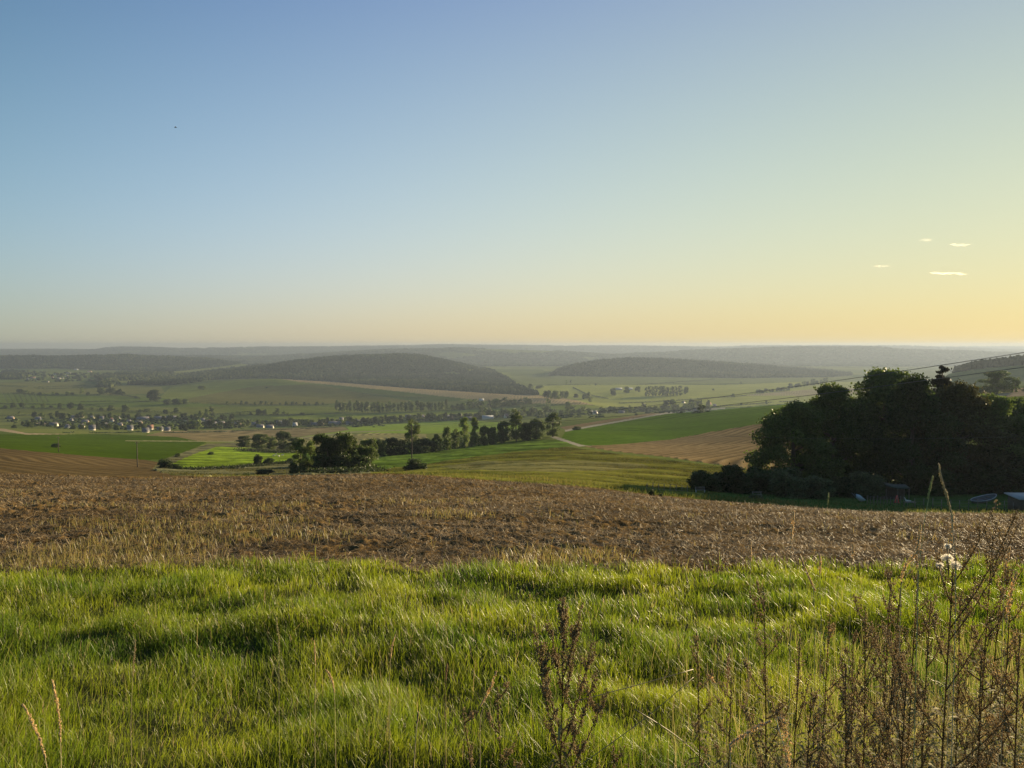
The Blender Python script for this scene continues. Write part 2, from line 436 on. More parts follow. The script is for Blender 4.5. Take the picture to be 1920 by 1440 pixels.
# ------------------------------------------------------------------ which field lies where
NEAR_EDGE = [(-400,884),(0,888.5),(250,897.5),(480,895.5),(640,891),(770,891),(900,901),(1040,909),(1130,917),(1250,930),(1330,938),(1450,946),(1600,957),(1700,962),(1920,966),(2500,968)]
C_MEADOW = (0.105, 0.145, 0.040)
POLYS = [  # name, colour, outline in photo pixels (what is seen of it)
 ('meadow', (0.1181,0.1345,0.0295), [(-400,768),(100,766),(300,764),(430,762),(430,776),(300,782),(0,780),(-400,780)]),
 ('meadow', (0.0943,0.1304,0.0230), [(-400,742),(0,738),(100,736),(200,742),(300,744),(420,756),(420,762),(200,764),(0,766),(-400,766)]),
 ('meadow', (0.1255,0.1304,0.0369), [(-400,722),(0,718),(150,716),(190,724),(300,722),(310,738),(200,740),(0,736),(-400,736)]),
 ('meadow', (0.1107,0.1410,0.0328), [(-400,700),(60,690),(140,692),(180,700),(160,716),(0,716),(-400,716)]),
 ('meadow', (0.1574,0.1656,0.0410), [(300,702),(380,694),(500,690),(520,686),(440,686),(330,697)]),
 ('hill_field', (0.1181,0.1140,0.0295), [(330,752),(400,736),(480,722),(560,719),(640,728),(720,742),(780,754),(640,755),(560,760),(400,758)]),
 ('hill_field', (0.1296,0.1533,0.0295), [(300,745),(320,726),(400,716),(520,709),(620,714),(560,722),(480,724),(400,738),(330,752)]),
 ('hill_field', (0.0713,0.1017,0.0254), [(600,719),(700,728),(800,737),(880,744),(860,752),(780,753),(700,741),(640,730)]),
 ('stubble_field', (0.2600,0.2000,0.1000), [(510,708),(600,713),(700,721),(760,726),(900,734),(1000,740),(1100,752),(1120,760),(1000,756),(900,750),(820,742),(760,735),(640,723),(560,716)]),
 ('meadow', (0.1140,0.1378,0.0254), [(420,764),(560,760),(640,764),(640,776),(560,778),(430,778)]),
 ('meadow', (0.1460,0.1779,0.0279), [(560,778),(700,776),(900,768),(1100,758),(1130,764),(1000,774),(800,784),(640,788),(500,784)]),
 ('valley_floor', (0.1300,0.1490,0.0480), [(955,706),(1040,700),(1380,707),(1560,706),(1700,712),(1700,722),(1300,718),(1000,726)]),
 ('valley_floor', (0.2300,0.2450,0.0560), [(1000,724),(1150,720),(1350,722),(1500,716),(1700,716),(1700,760),(1300,764),(1130,764),(1080,750),(1000,738)]),
 ('stubble_field', (0.2400,0.2000,0.1000), [(1380,742),(1520,730),(1700,725),(1700,736),(1500,742)]),
 ('corn_field', (0.1550,0.1250,0.0600), [(235,825.5),(310,808),(450,806),(640,799),(655,806),(560,819),(445,826.5)]),
 ('meadow', (0.1580,0.2250,0.0280), [(640,811),(560,820),(655,806),(650,800),(760,794),(860,788),(950,792),(1000,800),(930,808),(800,813)]),
 ('stubble_field', (0.1900,0.1750,0.0700), [(445,828),(560,821),(700,812),(800,814),(800,826),(640,838),(560,846),(450,838)]),
 ('crop_field', (0.0430,0.0730,0.0050), [(-400,812),(0,814),(200,814),(330,819),(388,830),(350,846),(300,862),(270,862),(180,856),(60,846),(0,840),(-400,836)]),
 ('ploughed_slope', (0.0920,0.0660,0.0300), [(-400,836),(0,840),(60,846),(180,856),(270,862),(300,867),(292,880),(320,890),(400,897),(420,905),(-400,905)]),
 ('rough_grass', (0.1067,0.1051,0.0522), [(285,880),(300,864),(350,846),(390,832),(440,830),(620,838),(720,850),(800,862),(720,898),(480,897),(380,896),(310,888)]),
 ('meadow', (0.1440,0.2070,0.0200), [(345,880),(322,869),(368,850),(405,838),(480,840),(560,848),(640,856),(600,866),(480,869),(430,877)]),
 ('meadow', (0.0820,0.1290,0.0200), [(560,850),(700,846),(860,838),(1000,823),(1050,825),(1090,833),(1055,838),(960,849),(880,858),(780,873),(700,882),(600,872)]),
 ('rough_grass', (0.1014,0.1030,0.0199), [(690,896),(700,882),(780,873),(880,858),(960,848),(1060,837),(1150,850),(1250,862),(1330,872),(1430,880),(1430,950),(1250,934),(1040,912),(900,904),(770,895)]),
 ('rough_grass', (0.1101,0.1051,0.0392), [(820,876),(900,866),(1050,862),(1200,870),(1230,878),(1050,886),(880,884)]),
 ('stubble_field', (0.1430,0.1045,0.0506), [(1095,837),(1150,834),(1250,824),(1350,806),(1470,786),(1750,770),(1750,880),(1420,882),(1330,869),(1250,857),(1150,846)]),
 ('crop_field', (0.0600,0.1050,0.0090), [(1050,826),(1060,809),(1150,794),(1250,776),(1350,766),(1470,757),(1560,752),(1560,772),(1470,787),(1350,807),(1250,825),(1150,834),(1100,835)]),
 ('stubble_field', (0.1500,0.1100,0.0600), [(1050,801),(1150,785),(1220,775),(1262,774),(1150,790),(1060,806)]),
 ('field_track', (0.2600,0.2400,0.1800), [(1060,806),(1150,790.5),(1250,773.5),(1360,764),(1360,766),(1250,776),(1150,793.5),(1060,809.5)]),
 ('field_track', (0.2600,0.2400,0.1800), [(1030,819),(1042,818),(1090,834),(1110,837),(1085,837)]),
 ('field_track', (0.1900,0.1800,0.0900), [(235,825.8),(445,827),(560,820),(660,809),(800,805),(660,811.5),(560,822.5),(445,828.6),(235,827)]),
 ('road', (0.2570,0.2060,0.1250), [(-400,795),(-60,800),(10,804),(50,812),(140,814),(50,815),(0,808),(-60,804),(-400,799)]),
 ('stubble_field', (0.2600,0.2000,0.1300), [(50,789),(90,790),(110,794),(80,797),(52,797)]),
 ('garden_lawn', (0.0600,0.1000,0.0220), [(1290,936),(1340,925),(1450,915),(1650,915),(1960,905),(2500,900),(2500,967),(1920,965),(1700,961),(1600,956),(1450,945),(1330,937)]),
 ('hill_field', (0.2214,0.1722,0.1066), [(1770,745),(1830,733),(1920,727),(2300,715),(2300,740),(1920,742),(1830,748)]),
]
FOREST = [
 [(-400,664),(0,664),(60,662),(240,661),(420,668),(470,680),(440,684),(330,696),(200,694),(130,691),(60,690),(-400,694)],
 [(240,722),(330,706),(440,691),(500,682),(560,673),(620,665),(700,660),(800,662),(870,679),(925,697),(955,713),(965,724),(1010,741),(940,739),(860,733),(760,727),(640,717),(560,712),(480,709),(400,712),(330,722)],
 [(1030,704),(1060,688),(1130,674),(1200,668),(1320,674),(1400,680),(1480,688),(1600,703),(1560,707),(1380,709),(1200,706),(1100,706)],
 [(1780,698),(1850,682),(1920,672),(2500,645),(2500,664),(1920,684),(1850,690),(1800,697)],
 [(2,711),(6,699),(20,697),(45,699),(50,708),(40,712)],
 [(184,726),(190,712),(205,700),(215,708),(222,722),(205,727)],
 [(215,700),(300,697),(330,700),(300,706),(260,712),(225,714)],
]
def inpoly(px, py, poly):
    c = np.zeros(px.shape, bool)
    n = len(poly)
    for k in range(n):
        x1, y1 = poly[k]; x2, y2 = poly[(k + 1) % n]
        if y1 == y2: continue
        hit = ((y1 > py) != (y2 > py)) & (px < (x2 - x1) * (py - y1) / (y2 - y1) + x1)
        c ^= hit
    return c

# grid: lines fan out from a point 15 m behind the camera so that the ground also covers the sides
OFF = 15.0
S1 = np.concatenate([np.linspace(-1.35, -0.72, 60, endpoint=False), np.linspace(-0.72, 0.72, 1120, endpoint=False), np.linspace(0.72, 1.35, 60)])
def grid(ys):
    Y = np.repeat(ys[:, None], len(S1), 1)
    X = S1[None, :] * (Y + OFF)
    return X, Y
def grid_faces(nr, nc, mask=None):
    i = np.arange(nr - 1)[:, None] * nc + np.arange(nc - 1)[None, :]
    f = np.stack([i, i + 1, i + 1 + nc, i + nc], -1)
    return f.reshape(-1, 4) if mask is None else f[mask]

def compact(verts, faces, col):
    used = np.unique(faces)
    m = np.zeros(len(verts), np.int64); m[used] = np.arange(len(used))
    return verts[used], m[faces], col[used]

GRASS_END = 10.9
def grass_edge(x):
    return GRASS_END + (fbm(x, x * 0 + 3.3, 1.6, 3, 8) - 0.5) * 2.2

# --- near sheet: verge soil and the ploughed field with real clods
ysn = np.concatenate([np.linspace(-12, 3, 16, endpoint=False), np.exp(np.linspace(math.log(3), math.log(64), 430))])
Xn, Yn = grid(ysn)
Zn = height(Xn, Yn)
edge = grass_edge(Xn)
inf = _sm((Yn - edge + 0.4) / 0.8)
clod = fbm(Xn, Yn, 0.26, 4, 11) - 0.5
ridge = np.abs(fbm(Xn + Yn * 0.25, Yn, 0.7, 3, 15) - 0.5) * 2
furrow = np.sin((Yn + 0.05 * Xn + 0.9 * (fbm(Xn, Yn, 5, 2, 21) - 0.5)) * 2 * math.pi / 0.75)
lowamp = 0.35 + 0.9 * vnoise(Xn, Yn, 4.0, 31)
clod_in = 0.35 + 0.65 * _sm((Yn - edge) / 4.0)
Zn = Zn + inf * clod_in * (clod * 0.26 * lowamp + (0.5 - ridge) * 0.11 * lowamp + furrow * 0.018) + (1 - inf) * (fbm(Xn, Yn, 1.1, 3, 41) - 0.5) * 0.27
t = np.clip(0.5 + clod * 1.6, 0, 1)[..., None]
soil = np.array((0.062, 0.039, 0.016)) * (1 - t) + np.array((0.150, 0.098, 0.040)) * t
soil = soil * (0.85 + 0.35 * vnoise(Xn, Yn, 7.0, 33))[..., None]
verge = np.array((0.045, 0.050, 0.018)) * np.ones(soil.shape)
coln = soil * inf[..., None] + verge * (1 - inf[..., None])
vn = np.stack([Xn, Yn, Zn], -1).reshape(-1, 3)
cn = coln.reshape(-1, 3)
fm = 0.25 * (inf[:-1, :-1] + inf[1:, :-1] + inf[:-1, 1:] + inf[1:, 1:])
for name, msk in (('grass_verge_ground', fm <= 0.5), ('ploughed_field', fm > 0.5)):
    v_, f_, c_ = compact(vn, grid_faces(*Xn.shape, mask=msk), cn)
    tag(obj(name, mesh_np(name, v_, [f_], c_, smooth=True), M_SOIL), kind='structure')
def near_z(x, y):
    """height of the near sheet at points"""
    i = np.clip(np.searchsorted(ysn, y) - 1, 0, len(ysn) - 2)
    s = x / (y + OFF)
    j = np.clip(np.searchsorted(S1, s) - 1, 0, len(S1) - 2)
    fi = (y - ysn[i]) / (ysn[i + 1] - ysn[i]); fj = (s - S1[j]) / (S1[j + 1] - S1[j])
    return (Zn[i, j] * (1 - fj) + Zn[i, j + 1] * fj) * (1 - fi) + (Zn[i + 1, j] * (1 - fj) + Zn[i + 1, j + 1] * fj) * fi

# --- far sheet: every field, meadow and hill to the horizon
ysf = np.exp(np.linspace(math.log(64), math.log(16500), 620)); ysf[0] = ysn[-1]
Xf, Yf = grid(ysf)
Zf = height(Xf, Yf)
# join the two sheets without a gap: fade the clods out on the last rows of the near sheet's edge
Zf[0] = Zn[-1]
PX, PY = project(Xf, Yf, Zf)
elev = Zf / Yf
run = np.maximum.accumulate(elev, axis=0)
vis = elev >= run - 1e-5
cls = np.full(Xf.shape, -1, int)
for k, (nm, c, poly) in enumerate(POLYS):
    cls[inpoly(PX, PY, poly) & vis] = k
FID = 500
for poly in FOREST:
    cls[inpoly(PX, PY, poly) & vis & (Yf > 1100)] = FID
for poly in ([(826,699),(850,697),(868,701),(866,705),(838,705)], [(868,694),(900,692),(905,695),(875,697)], [(196,690),(260,688),(300,690),(240,693)], [(905,712),(940,709),(950,714),(915,716)]):
    cls[inpoly(PX, PY, poly) & vis & (Yf > 2000)] = 0
cls[inpoly(PX, PY, NEAR_EDGE + [(2500, 1100), (-400, 1100)]) & vis & (Yf < 130)] = 400
far_wood = (Yf > 5600) & (fbm(Xf, Yf, 900, 3, 51) > 0.27)
cls[(Yf > 5600) & (cls < 0)] = -1
cls[far_wood & (cls != FID)] = 501
cls[~vis] = -2
# ground that the camera does not see continues the field in front of it
for r in range(1, cls.shape[0]):
    h = cls[r] == -2
    cls[r][h] = cls[r - 1][h]
pal = np.zeros((600, 3)); pal[:] = C_MEADOW
for k, (nm, c, poly) in enumerate(POLYS): pal[k] = c
pal[400] = (0.11, 0.074, 0.032); pal[FID] = (0.035, 0.05, 0.022); pal[501] = (0.05, 0.07, 0.035)
colf = pal[cls]
# unnamed valley land: a patchwork of differently grown meadows
cell = vnoise(np.floor((Xf + 40 * fbm(Xf, Yf, 200, 2, 61)) / 210) * 7.7, np.floor((Yf * 0.8 + 0.25 * Xf) / 260) * 5.3, 1.0, 63)
pm = (cls == -1)
patch = np.array((0.060, 0.088, 0.022)) * (1 - cell[..., None]) + np.array((0.140, 0.155, 0.042)) * cell[..., None]
colf[pm] = patch[pm]
colf *= (0.9 + 0.2 * fbm(Xf, Yf, 90, 3, 71))[..., None]
# furrows and tractor lines of the stubble and ploughed land are ridges of the ground, also tinted: crests lighter, troughs darker
names = np.array([p[0] for p in POLYS] + [''])
def rows(nms, ang, pitch, amp, tint=0.34):
    global Zf, colf
    m = np.isin(cls, [k for k, p in enumerate(POLYS) if p[0] in nms])
    q = Xf * math.cos(ang) + Yf * math.sin(ang) + 9 * (fbm(Xf, Yf, 110, 2, 81) - 0.5) * pitch * 0.6
    w = np.sin(q * 2 * math.pi / pitch) * (0.4 + fbm(Xf, Yf, 25, 2, 83))
    Zf = np.where(m, Zf + w * amp, Zf)
    colf = np.where(m[..., None], colf * (1 + tint * w[..., None]), colf)
rows(('ploughed_slope',), R(43), 5.5, 0.07, 0.22)
rows(('stubble_field',), R(-33), 6.5, 0.30)
rows(('crop_field', 'corn_field'), R(80), 9.0, 0.08)
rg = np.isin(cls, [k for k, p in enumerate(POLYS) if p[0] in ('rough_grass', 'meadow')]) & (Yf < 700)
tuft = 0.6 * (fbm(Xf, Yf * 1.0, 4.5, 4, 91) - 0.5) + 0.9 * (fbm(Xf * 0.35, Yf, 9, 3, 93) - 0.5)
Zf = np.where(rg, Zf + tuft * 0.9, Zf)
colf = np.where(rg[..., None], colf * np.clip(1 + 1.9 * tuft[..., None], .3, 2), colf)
Zf[0] = Zn[-1]
vf = np.stack([Xf, Yf, Zf], -1).reshape(-1, 3)
cf = colf.reshape(-1, 3)
fc = cls[:-1, :-1]
GROUPS = {}
for k, (nm, c, poly) in enumerate(POLYS): GROUPS.setdefault(nm, []).append(k)
GROUPS['field_headland'] = [400]
GROUPS['valley_meadows'] = [-1, -2]
GROUPS['wooded_hills'] = [FID]
GROUPS['far_woods_ground'] = [501]
GROUPS['meadow'] = GROUPS['meadow']
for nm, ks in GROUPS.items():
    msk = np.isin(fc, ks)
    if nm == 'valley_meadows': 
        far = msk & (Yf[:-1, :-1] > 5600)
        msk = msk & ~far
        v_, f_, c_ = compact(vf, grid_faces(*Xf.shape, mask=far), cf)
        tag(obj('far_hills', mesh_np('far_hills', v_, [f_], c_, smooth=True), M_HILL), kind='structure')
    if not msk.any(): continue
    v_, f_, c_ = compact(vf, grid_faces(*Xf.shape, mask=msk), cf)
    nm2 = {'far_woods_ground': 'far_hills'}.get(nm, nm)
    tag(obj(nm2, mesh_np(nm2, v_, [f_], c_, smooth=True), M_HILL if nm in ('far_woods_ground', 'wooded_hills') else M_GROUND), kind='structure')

# ------------------------------------------------------------------ woods on the hills (one mass of crowns)
ico_v = []
_p = (1 + 5 ** 0.5) / 2
for a, b in ((1, _p), (-1, _p), (1, -_p), (-1, -_p)):
    ico_v += [(0, a, b), (a, b, 0), (b, 0, a)]
ico_v = np.array(ico_v, float); ico_v /= np.linalg.norm(ico_v[0])
def _ico_faces():
    f = []
    d0 = min(np.linalg.norm(ico_v[0] - ico_v[k]) for k in range(1, 12)) * 1.01
    for i in range(12):
        for j in range(i + 1, 12):
            for k in range(j + 1, 12):
                if np.linalg.norm(ico_v[i]-ico_v[j]) < d0 and np.linalg.norm(ico_v[j]-ico_v[k]) < d0 and np.linalg.norm(ico_v[i]-ico_v[k]) < d0:
                    n = np.cross(ico_v[j]-ico_v[i], ico_v[k]-ico_v[i])
                    f.append((i, j, k) if np.dot(n, ico_v[i]) > 0 else (i, k, j))
    return np.array(f)
ico_f = _ico_faces()
def blobs(x, y, z, r, h, col, rg_=rng):
    """rough crown masses: squashed, jittered polyhedra"""
    n = len(x)
    v = ico_v[None] * (1 + rg_.uniform(-0.28, 0.28, (n, 12, 1)))
    a = rg_.uniform(0, 6.28, n); ca, sa = np.cos(a)[:, None], np.sin(a)[:, None]
    vx = v[..., 0] * ca - v[..., 1] * sa; vy = v[..., 0] * sa + v[..., 1] * ca
    out = np.stack([x[:, None] + vx * r[:, None], y[:, None] + vy * r[:, None], z[:, None] + h[:, None] * 0.5 + v[..., 2] * h[:, None] * 0.55], -1)
    f = (ico_f[None] + (np.arange(n) * 12)[:, None, None]).reshape(-1, 3)
    return out.reshape(-1, 3), f, np.repeat(col, 12, axis=0)
nr, ncn = cls.shape
cand = np.argwhere(cls == FID)
w = Yf[cls == FID]
# keep what lies near the seen side of each hill; spacing of about nine metres
lastvis = np.where(vis, np.arange(nr)[:, None], 0); lastvis = np.maximum.accumulate(lastvis, 0)
keep = (cand[:, 0] - lastvis[cand[:, 0], cand[:, 1]]) < 14
cand, w = cand[keep], w[keep]
cellarea = (w * 0.009) * ((w + OFF) * 0.0013)
prob = np.clip(cellarea / (9.5 ** 2) * 1.25, 0, 1)
sel = rng.random(len(cand)) < prob
cand = cand[sel]
yy = Yf[cand[:, 0], cand[:, 1]] * (1 + rng.uniform(-.004, .004, len(cand)))
xx = Xf[cand[:, 0], cand[:, 1]] + rng.uniform(-3, 3, len(cand))
zz = height(xx, yy)
rr = rng.uniform(3.2, 8.5, len(cand)); hh = rng.uniform(7, 18, len(cand)) + 6 * (fbm(xx, yy, 90, 2, 99) - 0.5)
tint = rng.random(len(cand))[:, None]
tint = np.clip(tint * 0.7 + 0.6 * (fbm(xx, yy, 160, 3, 97)[:, None] - 0.25), 0, 1)
cc = (np.array((0.018, 0.034, 0.012)) * (1 - tint) + np.array((0.075, 0.088, 0.030)) * tint) * (0.45 + 1.1 * fbm(xx, yy, 330, 3, 197)[:, None])
conif = fbm(xx, yy, 420, 3, 95) > 0.52
cc[conif] *= np.array((0.40, 0.52, 0.65))
bv, bf, bc = blobs(xx, yy, zz - 1, rr, hh, cc)
print('wood crowns', len(xx))
tag(obj('woodland', mesh_np('woodland', bv, [bf], bc), M_WOOD), kind='stuff')
# woods of the far ridges: coarser
cand = np.argwhere((cls == 501) & (S1[None, :] > -0.76) & (S1[None, :] < 0.76))
w = Yf[cand[:, 0], cand[:, 1]]
keep = (cand[:, 0] - lastvis[cand[:, 0], cand[:, 1]]) < 10
cand, w = cand[keep], w[keep]
sel = rng.random(len(cand)) < np.clip((w * 0.009) * (w * 0.0013) / 30 ** 2, 0, 1)
cand = cand[sel]
if len(cand) > 26000: cand = cand[rng.choice(len(cand), 26000, False)]
yy = Yf[cand[:, 0], cand[:, 1]] * (1 + rng.uniform(-.004, .004, len(cand))); xx = Xf[cand[:, 0], cand[:, 1]]
zz = height(xx, yy)
cc = np.array((0.045, 0.065, 0.03)) * rng.uniform(0.7, 1.4, (len(cand), 1))
bv, bf, bc = blobs(xx, yy, zz - 2, rng.uniform(12, 24, len(cand)), rng.uniform(9, 17, len(cand)), cc)
print('far crowns', len(xx))
tag(obj('distant_woodland', mesh_np('distant_woodland', bv, [bf], bc), M_WOOD), kind='stuff')

# ------------------------------------------------------------------ foreground grass (one lush mass of blades)
def blade_mesh(x, y, z, h, w, lean, ang, col, tipcol, curve=0.6):
    n = len(x)
    dx, dy = np.cos(ang), np.sin(ang)
    tw = ang + math.pi / 2 + rng.uniform(-0.9, 0.9, n)
    sx, sy = np.cos(tw) * w * 0.5, np.sin(tw) * w * 0.5
    fr = np.array((0.0, 0.45, 0.8)); wid = (1.0, 0.85, 0.5)
    vs, cs = [], []
    for k, f in enumerate(fr):
        off = lean * h * (f ** 1.8)
        hh_ = h * f * (1 - 0.25 * curve * lean * f)
        cx, cy_, cz = x + dx * off, y + dy * off, z + hh_
        for sg in (-1, 1):
            vs.append(np.stack([cx + sg * sx * wid[k], cy_ + sg * sy * wid[k], cz], -1))
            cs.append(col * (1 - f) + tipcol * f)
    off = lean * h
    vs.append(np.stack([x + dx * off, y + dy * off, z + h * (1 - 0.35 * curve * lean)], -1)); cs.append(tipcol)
    v = np.stack(vs, 1).reshape(-1, 3); c = np.stack(cs, 1).reshape(-1, 3)
    b = (np.arange(n) * 7)[:, None]
    f4 = np.concatenate([b + np.array([[0, 1, 3, 2]]), b + np.array([[2, 3, 5, 4]])])
    f3 = b + np.array([[4, 5, 6]])
    return v, f4, f3, c

NB = 600000
u = rng.random(NB)
gy = np.exp(np.log(2.3) + u * (np.log(13.0) - np.log(2.3)))      # denser near the camera
gx = rng.uniform(-1, 1, NB) * (0.75 * gy + 4.6)
ok = gy < grass_edge(gx) + rng.normal(0, 0.22, NB)
# thin places and thick tussocks
dens = fbm(gx, gy, 0.9, 3, 101)
ok &= rng.random(NB) < np.clip(0.55 + (dens - 0.35) * 2.2, 0.35, 1)
gx, gy, dens = gx[ok], gy[ok], dens[ok]
n = len(gx)
gz = near_z(gx, gy) - 0.01
tus = fbm(gx, gy, 0.55, 3, 105)
gh = (0.06 + 0.16 * np.clip((tus - 0.28) * 2.0, 0, 1)) * rng.uniform(0.55, 1.35, n)
gh *= 1 + 0.45 * _sm((3.9 - gy) / 1.5)
gw = (0.0026 + 0.0006 * np.maximum(gy - 3, 0)) * rng.uniform(0.6, 1.3, n)
ga = 2.6 + 5.0 * (fbm(gx, gy, 1.4, 2, 107) - 0.5) + rng.normal(0, 1.6, n)
gl = np.clip(rng.normal(0.42, 0.28, n), 0.02, 1.1)
hue = np.clip(fbm(gx, gy, 0.8, 3, 109) * 1.5 - 0.3 + rng.normal(0, 0.22, n), 0, 1)[:, None]
patchy = fbm(gx, gy * 1.6, 1.5, 3, 113)
hue = np.clip(hue * 0.8 + 1.3 * (patchy[:, None] - 0.36), 0, 1)
gc = np.array((0.078, 0.148, 0.010)) * (1 - hue) + np.array((0.252, 0.292, 0.015)) * hue
dry = rng.random(n) < 0.045
gc[dry] = np.array((0.36, 0.29, 0.13)) * rng.uniform(0.7, 1.2, (dry.sum(), 1))
gv, g4, g3, gcc = blade_mesh(gx, gy, gz, gh, gw, gl, ga, gc * 0.33, gc * 1.25)  # dark roots, lighter tips: shade in the gaps between blades put into the colour
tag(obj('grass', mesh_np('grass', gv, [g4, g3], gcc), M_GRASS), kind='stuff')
print('grass blades', n)

# ------------------------------------------------------------------ straw, stubble and weeds on the ploughed field
NSW = 430000
u = rng.random(NSW)
sy_ = np.exp(np.log(10.2) + u ** 0.9 * (np.log(64) - np.log(10.2)))
sx_ = rng.uniform(-1, 1, NSW) * (0.74 * sy_ + 5)
ok = (sy_ > grass_edge(sx_) - 0.15) & (rng.random(NSW) < np.clip(0.62 + 2.0 * (fbm(sx_, sy_ * 1.0, 1.1, 3, 121) - 0.45), 0.22, 1))
sx_, sy_ = sx_[ok], sy_[ok]; n = len(sx_)
px_, py_ = project(sx_, sy_, height(sx_, sy_))
shr = py_ > np.interp(px_, [p[0] for p in NEAR_EDGE], [p[1] for p in NEAR_EDGE]) + 1
sx_, sy_ = sx_[shr], sy_[shr]; n = len(sx_)
sz_ = near_z(sx_, np.minimum(sy_, 63.9))
ln = rng.uniform(0.05, 0.20, n) * (1 + sy_ / 60)
wd = (0.0035 + 0.00042 * sy_) * rng.uniform(0.6, 1.4, n)
an = rng.uniform(0, 6.28, n)
up = np.abs(rng.normal(0.25, 0.35, n))
wv = np.stack([np.cos(an) * np.cos(up), np.sin(an) * np.cos(up), np.sin(up)], -1)
sd = np.stack([-np.sin(an), np.cos(an), rng.normal(0, .6, n)], -1); sd /= np.linalg.norm(sd, axis=1, keepdims=True)
p0 = np.stack([sx_, sy_, sz_ + 0.004], -1)
p1 = p0 + wv * (ln * 0.5)[:, None]
p2 = p0 + wv * ln[:, None] + np.array((0, 0, -1)) * (ln * rng.uniform(0, 0.35, n))[:, None]
h_ = sd * wd[:, None] * 0.5
sv = np.stack([p0 - h_, p0 + h_, p1 - h_, p1 + h_, p2 - h_ * 0.6, p2 + h_ * 0.6], 1).reshape(-1, 3)
b = (np.arange(n) * 6)[:, None]
sf = np.concatenate([b + np.array([[0, 1, 3, 2]]), b + np.array([[2, 3, 5, 4]])])
tone = np.clip(fbm(sx_, sy_, 2.4, 3, 125) + rng.normal(0, 0.25, n), 0, 1)[:, None]
tone = tone ** 1.5
scol = np.array((0.058, 0.040, 0.018)) * (1 - tone) + np.array((0.39, 0.295, 0.165)) * tone
tag(obj('straw_litter', mesh_np('straw_litter', sv, [sf], np.repeat(scol, 6, 0)), M_STRAW), kind='stuff')
print('straw', n)
# volunteer grass growing through the stubble, thickest on the left
NG = 90000
u = rng.random(NG)
vy = np.exp(np.log(10.6) + u * (np.log(60) - np.log(10.6)))
vx = rng.uniform(-1, 1, NG) * (0.74 * vy + 5)
leftness = np.clip(0.5 - vx / (0.7 * vy) * 0.8, 0, 1) * np.clip((34 - vy) / 20, 0, 1)
ok = rng.random(NG) < np.clip((fbm(vx, vy, 2.6, 3, 131) - 0.68 + 0.25 * leftness) * 5, 0.0, 1)
ok |= rng.random(NG) < 0.006
vx, vy, lf = vx[ok], vy[ok], leftness[ok]; n = len(vx)
vz = near_z(vx, vy)
tt = np.clip(rng.normal(0.5, 0.3, n), 0, 1)[:, None]
vc = np.array((0.12, 0.13, 0.03)) * (1 - tt) + np.array((0.30, 0.23, 0.085)) * tt
gv, g4, g3, gcc = blade_mesh(vx, vy, vz, rng.uniform(0.08, 0.24, n), 0.0035 + 0.0004 * vy, np.clip(rng.normal(.4, .2, n), 0, 1), rng.uniform(0, 6.28, n), vc * 0.8, vc)
tag(obj('stubble_grass', mesh_np('stubble_grass', gv, [g4, g3], gcc), M_GRASS), kind='stuff')
# rank grass along the field margins and on the rough slope beyond the crest
def rough_grass(nn, nms, hmin, hmax, ymax, colA, colB, name, edge_only=False):
    ks = [k for k, p in enumerate(POLYS) if p[0] in nms]
    cand = np.argwhere(np.isin(cls, ks) & vis & (Yf < ymax))
    if edge_only:
        e = np.interp(PX[cand[:, 0], cand[:, 1]], [p[0] for p in NEAR_EDGE], [p[1] for p in NEAR_EDGE])
        cand = cand[(e - PY[cand[:, 0], cand[:, 1]]) < 9]
    if not len(cand): return
    cand = cand[rng.integers(0, len(cand), nn)]
    y = Yf[cand[:, 0], cand[:, 1]] * (1 + rng.uniform(-.006, .006, nn)); x = Xf[cand[:, 0], cand[:, 1]] + rng.uniform(-.001, .001, nn) * y
    k = rng.random(nn) < np.clip((fbm(x, y, 5, 3, 141) - 0.3) * 2.5, 0.15, 1)
    x, y = x[k], y[k]; m = len(x)
    t_ = np.clip(fbm(x, y, 9, 3, 143) * 1.4 - 0.2 + rng.normal(0, .2, m), 0, 1)[:, None]
    c_ = np.array(colA) * (1 - t_) + np.array(colB) * t_
    gv, g4, g3, gcc = blade_mesh(x, y, height(x, y) - 0.05, rng.uniform(hmin, hmax, m), 0.0008 * y * rng.uniform(.6, 1.3, m), np.clip(rng.normal(.3, .2, m), 0, 1), rng.uniform(0, 6.28, m), c_ * 0.8, c_)
    tag(obj(name, mesh_np(name, gv, [g4, g3], gcc), M_DULL), kind='stuff')
rough_grass(60000, ('rough_grass',), 0.10, 0.30, 330, (0.05, 0.07, 0.014), (0.13, 0.11, 0.032), 'rough_grass_tufts')
rough_grass(12000, ('rough_grass', 'garden_lawn'), 0.2, 0.6, 150, (0.08, 0.11, 0.02), (0.20, 0.17, 0.05), 'margin_grass', True)
rough_grass(26000, ('garden_lawn',), 0.06, 0.20, 150, (0.05, 0.09, 0.02), (0.10, 0.13, 0.03), 'lawn_grass')

